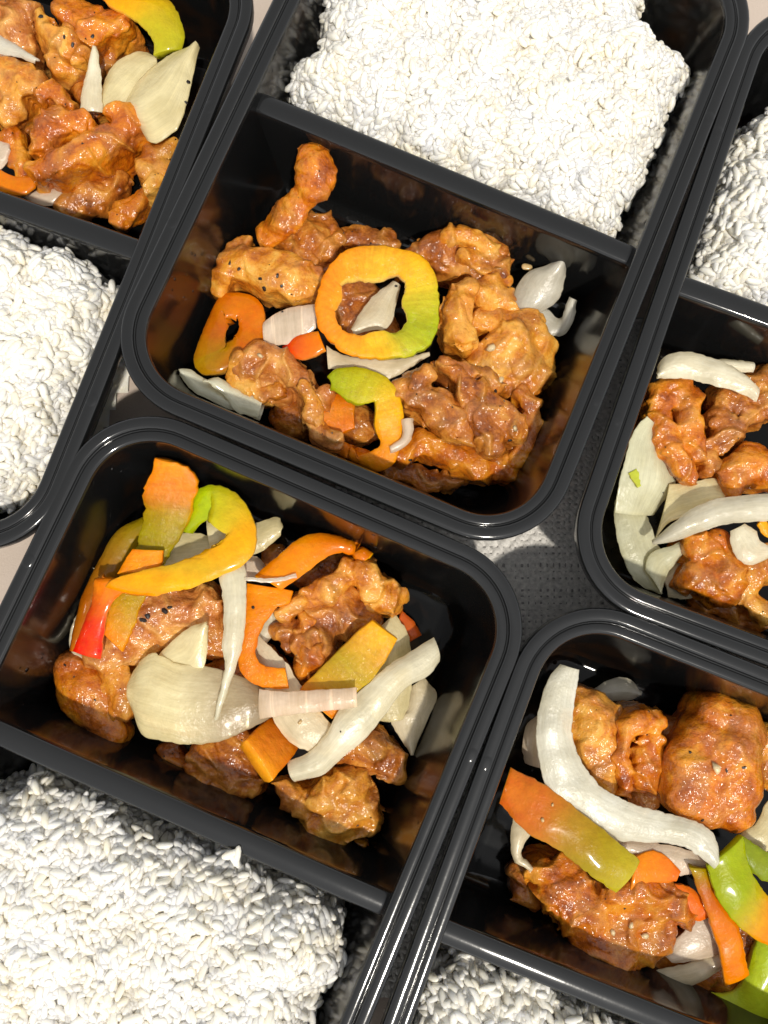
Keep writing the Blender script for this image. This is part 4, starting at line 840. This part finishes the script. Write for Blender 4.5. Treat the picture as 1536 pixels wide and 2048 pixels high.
onion(E0, 'broad white onion slice on top of the orange curled chicken', [(450, 520), (480, 440), (560, 402), (680, 410), (800, 450), (920, 510), (1002, 590)], [(455, 542), (600, 546), (720, 570), (800, 592), (870, 610), (940, 635), (1002, 672)], [3.0, 3.2, 3.2], WHITE, camber=0.15, th=0.13)
onion(E0, 'curled onion ring piece at the right edge under the long blade', [(860, 1390), (868, 1480), (918, 1558), (980, 1576), (1080, 1530)], [(940, 1350), (1000, 1390), (1012, 1432), (1040, 1462), (1085, 1475)], 2.6, WHITE)
pepper(E0, 'yellow pepper bit at the right edge inside the onion curl', [(1010, 1352), (1040, 1402), (1090, 1445)], [(1030, 1308), (1068, 1368), (1110, 1400)], 2.7, YE, th=0.25)
onion(E0, 'long pointed onion blade reaching in from the right edge', [(430, 1442), (520, 1370), (640, 1272), (780, 1215), (920, 1195), (1110, 1183)], [(442, 1458), (560, 1440), (700, 1390), (850, 1346), (1000, 1335), (1110, 1325)], [2.2, 2.8, 3.0, 3.0], (0.82, 0.78, 0.64), camber=0.2, th=0.15)
slab(E0, 'leek_bit', 'tiny yellow green scrap on the glassy onion petal', 'vegetable scrap', [(292, 1072), (318, 1112), (342, 1150)], [(338, 1047), (354, 1090), (362, 1140)], 2.35, (0.5, 0.55, 0.05), mat='skin', th=0.12)

# ---- top left container
B0 = View('B', 0, 0, 2.954)
chick(B0, 'rolled orange chicken piece in front of the onion fan at the top left', [[(220, 1010, 65), (360, 970, 100), (520, 890, 110), (660, 800, 100), (760, 720, 85), (690, 660, 60), (860, 740, 45)], [(230, 860, 55, 2.5), (280, 760, 80, 2.5), (380, 710, 70, 2.5), (470, 720, 70, 2.4)]], 2.3, tone='orange', low=0.3, crease=1.2)
chick(B0, 'golden chicken at the left edge above the rolled piece', [[(20, 430, 110), (140, 460, 110), (200, 500, 70)], [(60, 590, 120, 2.0), (20, 680, 80, 1.9)]], 2.3, tone='golden', low=0.3)
chick(B0, 'small orange chicken crumb above the rolled piece', [[(240, 560, 55), (320, 540, 65), (380, 590, 40)]], 2.6, tone='orange', low=0.8)
chick(B0, 'pinkish chicken in the very top left corner', [[(0, 60, 110), (120, 60, 110), (60, 190, 110), (150, 240, 60)]], 2.2, tone='pink', low=0.3, crease=1.2)
chick(B0, 'two golden chicken fingers side by side near the top left', [[(230, 120, 55), (310, 210, 60), (400, 300, 60), (480, 350, 40)], [(400, 200, 55), (460, 290, 55)], [(350, 380, 70, 2.1), (430, 400, 50, 2.0)]], 2.6, tone='golden', low=0.6, crease=1.3, k=0.05)
chick(B0, 'flat orange chicken with a dark seed, beside the yellow pepper at the top', [[(400, 60, 90), (520, 110, 105), (640, 140, 90), (730, 130, 60)], [(560, 210, 60), (450, 160, 70)]], 2.4, tone='orange', low=0.5, flat=0.5)
chick(B0, 'brown chicken behind the onion fan', [[(650, 290, 80), (720, 250, 70), (460, 470, 70), (560, 640, 70)]], 1.3, tone='brown', low=0.25)
chick(B0, 'orange chicken against the right wall of the top left tray', [[(980, 860, 60), (900, 910, 60), (860, 1000, 55), (900, 1090, 60)], [(960, 980, 55)]], 1.7, tone='golden', low=0.3)
chick(B0, 'dark glossy chicken by the divider of the top left tray', [[(420, 1210, 90), (560, 1140, 120), (660, 1080, 90)]], 1.1, tone='brown', low=0.25, rough=0.8)
chick(B0, 'small orange chicken in the corner by the divider of the top left tray', [[(840, 1180, 55), (760, 1240, 65), (700, 1290, 45)]], 1.2, tone='orange', low=0.3)
chick(B0, 'orange chicken fold at the left edge below the golden one', [[(70, 800, 60), (80, 920, 55), (130, 1010, 50)]], 1.6, tone='orange', low=0.3)
onion(B0, 'small grey onion at the left edge of the top left tray', [(0, 200), (100, 270), (235, 360)], [(0, 320), (100, 335), (205, 375)], 2.5, GREY)
onion(B0, 'onion slice lying by the divider of the top left tray', [(140, 1150), (280, 1110), (455, 1092)], [(155, 1175), (250, 1222), (420, 1180)], 1.3, ROSE)
onion(B0, 'onion corner at the left edge near the divider', [(0, 832), (50, 850), (66, 890)], [(0, 1005), (35, 965), (66, 895)], 1.7, ROSE)
onion(B0, 'back petal of the onion fan at the top left', [(595, 570), (640, 420), (740, 332), (840, 305), (935, 345)], [(610, 660), (700, 660), (800, 580), (870, 470), (930, 380)], 2.1, CREAM)
onion(B0, 'large speckled onion petal touching the right wall of the top left tray', [(745, 600), (820, 480), (900, 400), (1040, 305), (1168, 264)], [(830, 680), (885, 845), (1000, 800), (1080, 700), (1178, 285)], [2.2, 2.6, 2.9], CREAM, camber=0.25)
onion(B0, 'narrow pointed onion blade left of the onion fan', [(475, 665), (490, 520), (522, 380), (560, 284)], [(605, 665), (600, 520), (592, 420), (574, 288)], [2.3, 2.5, 2.6], WHITE)
pepper(B0, 'yellow pepper arc turning green at the top left', [(760, -90), (900, -40), (1000, 40), (1060, 130), (1082, 220), (1065, 300)], [(590, -20), (680, 60), (780, 110), (880, 190), (928, 270), (932, 335)], [2.6, 2.6, 2.4], [(0, OR), (0.3, YE), (0.6, (0.52, 0.40, 0.012)), (1, (0.44, 0.42, 0.014))], th=0.5, mat='skin', camber=0.12)
pepper(B0, 'orange pepper strip at the left edge by the divider', [(-40, 990), (60, 1050), (150, 1060), (235, 1050)], [(-40, 1110), (60, 1150), (150, 1156), (205, 1108)], 1.7, [(0, OR), (1, DO)], mat='skin')

# ------------------------------------------------------------------ small bits stuck to the food
from mathutils.bvhtree import BVHTree
bpy.context.view_layer.update()
def hit(o, px, py):
    me = o.data; bv = BVHTree.FromPolygons([o.matrix_world @ v.co for v in me.vertices], [tuple(p.vertices) for p in me.polygons])
    d = Vector((RC @ np.array([(px - 768) / FPX, -(py - 1024) / FPX, -1.0])).tolist()).normalized()
    loc, nrm, i, dist = bv.ray_cast(Vector((0, 0, CAMH * S)), d)
    return (np.array(loc) / S, np.array(nrm)) if loc is not None else None
BY = {o['label']: o for o in bpy.data.objects if 'label' in o}
def chip(name, label, spots, mat, r, flat=0.5):
    """angular crumbs pressed onto one piece of food, at pixels of the photograph"""
    o = BY[label]
    for px, py in spots:
        hp = hit(o, px, py)
        if hp is None: continue
        p, n = hp; rr = r * rng.uniform(0.75, 1.25)
        ph = (1 + 5 ** 0.5) / 2
        ico = np.array([(-1, ph, 0), (1, ph, 0), (-1, -ph, 0), (1, -ph, 0), (0, -1, ph), (0, 1, ph), (0, -1, -ph), (0, 1, -ph), (ph, 0, -1), (ph, 0, 1), (-ph, 0, -1), (-ph, 0, 1)]) / 1.9
        fc = [(0,11,5),(0,5,1),(0,1,7),(0,7,10),(0,10,11),(1,5,9),(5,11,4),(11,10,2),(10,7,6),(7,1,8),(3,9,4),(3,4,2),(3,2,6),(3,6,8),(3,8,9),(4,9,5),(2,4,11),(6,2,10),(8,6,7),(9,8,1)]
        B = basis(n[None], 0.05)[0]
        v = (ico * rng.uniform(0.7, 1.3, (12, 1)) * np.array([rng.uniform(0.8, 1.5), 0.8, flat]) * rr) @ B.T + p + n * rr * flat * 0.55
        mesh_obj(name, v, fc, M[mat], o, tuple(p), smooth=(mat != 'black'))
F = 'pepper_flake'
chip(F, 'flat golden slab of chicken with black pepper on it, left of the ring', [(555, 552), (563, 572), (529, 578), (460, 526), (478, 538), (521, 558)], 'black', 0.075)
chip(F, 'broad pale chicken piece under the red tipped pepper strip', [(340, 1215), (286, 1240), (331, 1222), (296, 1232)], 'black', 0.09)
chip(F, 'orange pepper stem bending below the torn orange arc', [(506, 1215)], 'black', 0.06)
chip(F, 'largest smooth orange chicken piece, at the right of the onion crescent', [(1453, 1541), (1488, 1535), (1380, 1505), (1420, 1668), (1405, 1640)], 'black', 0.06)
chip('garlic_bit', 'largest smooth orange chicken piece, at the right of the onion crescent', [(1432, 1537)], 'garlic', 0.17)
chip(F, 'long white onion crescent sweeping across the lower right tray', [(1420, 1660)], 'black', 0.05)
chip(F, 'large speckled onion petal touching the right wall of the top left tray', [(377, 165), (372, 205)], 'black', 0.085)
chip(F, 'flat orange chicken with a dark seed, beside the yellow pepper at the top', [(185, 73)], 'black', 0.1)
chip(F, 'two golden chicken fingers side by side near the top left', [(82, 34), (145, 90), (128, 75)], 'black', 0.08)
chip(F, 'pinkish brown chicken with long folds in front of the golden piece', [(990, 783), (1020, 880)], 'black', 0.08)
chip('garlic_bit', 'pinkish brown chicken with long folds in front of the golden piece', [(1030, 857)], 'garlic', 0.09)
chip('garlic_bit', 'broad golden chicken piece at the right, below the two onion petals', [(983, 698), (1000, 760)], 'garlic', 0.16)
chip(F, 'short pinkish onion piece between the two pepper rings', [(565, 624)], 'black', 0.04)
chip(F, 'whitish onion piece framed by the hole of the upright pepper ring', [(792, 572)], 'black', 0.05)
chip('pepper_seed', 'broad pale onion slice under the small ribbed strip', [(600, 1444)], 'seed', 0.075)
chip(F, 'long diagonal onion strip reaching towards the right wall', [(681, 1463)], 'black', 0.05)
chip(F, 'long orange skin strip curling round the lower right corner', [(820, 920), (822, 925), (1065, 915)], 'black', 0.06)
chip('garlic_bit', 'brown curled chicken with a ragged rim in the lower left corner', [(520, 712)], 'garlic', 0.08)
chip('garlic_bit', 'large orange brown chicken piece in front of the red and green pepper strip', [(1225, 1865), (1290, 1870), (1262, 1850)], 'garlic', 0.13)
chip('pepper_seed', 'glossy pepper strip running from red orange to olive below the crescent', [(1085, 1640), (1105, 1610)], 'seed', 0.07)
chip(F, 'large glassy onion petal leaning on the left wall of the right edge tray', [(1326, 985)], 'black', 0.04)
chip(F, 'smooth orange chicken nugget by the left wall of the lower left tray', [(130, 1330), (190, 1400)], 'black', 0.05)
# a loose seed on the back wall side of the middle tray and a rice crumb on a divider
lump(View('A', 760, 420, 3.2), 'pepper_seed', 'single tan pepper seed beside the standing onion petal', 'seed', [[(925, 362, 22), (960, 368, 20)]], 1.9, tone='seed', flat=0.5, rough=0.15, crease=0.0, h=0.03)
for i, (px, py, rz) in enumerate([(462, 1708, 0.3), (474, 1712, 1.4), (466, 1717, 2.2)]):
    p = w(px, py, 4.40); o = bpy.data.objects.new('rice_grain', GMESH[i]); COL.objects.link(o); o.location = p * S; o.rotation_euler = (0.1, 0.1, rz)
    tag(o, ['leftmost of the stray rice grains on the lower left divider', 'rightmost of the stray rice grains on the lower left divider', 'lowest of the stray rice grains on the lower left divider'][i], 'rice grain', 'stray rice grains on the divider')

# a scatter of tiny pepper flakes over the chicken
for o in [q for q in bpy.data.objects if q.get('category') == CH]:
    me = o.data; n = len(me.vertices); co = np.empty(n * 3); me.vertices.foreach_get('co', co); no = np.empty(n * 3); me.vertices.foreach_get('normal', no)
    co = co.reshape(-1, 3) / S + np.array(o.location) / S; no = no.reshape(-1, 3)
    ok = np.nonzero((no[:, 2] > 0.6) & (co[:, 2] > np.percentile(co[:, 2], 60)))[0]
    if len(ok) < 50: continue
    for i in rng.choice(ok, rng.integers(1, 5), replace=False):
        rr = rng.uniform(0.022, 0.05); B = basis(no[i][None], 0.1)[0]
        tet = np.array([(1.3, 0, 0), (-0.6, 0.8, 0), (-0.5, -0.9, 0), (0.1, 0.1, 0.8), (0.1, 0, -0.7)]) * rng.uniform(0.7, 1.3, (5, 1))
        mesh_obj('pepper_flake', (tet * rr) @ B.T + co[i] + no[i] * rr * 0.2, [(0, 1, 3), (1, 2, 3), (2, 0, 3), (1, 0, 4), (2, 1, 4), (0, 2, 4)], M['black'], o, tuple(co[i]), smooth=False)
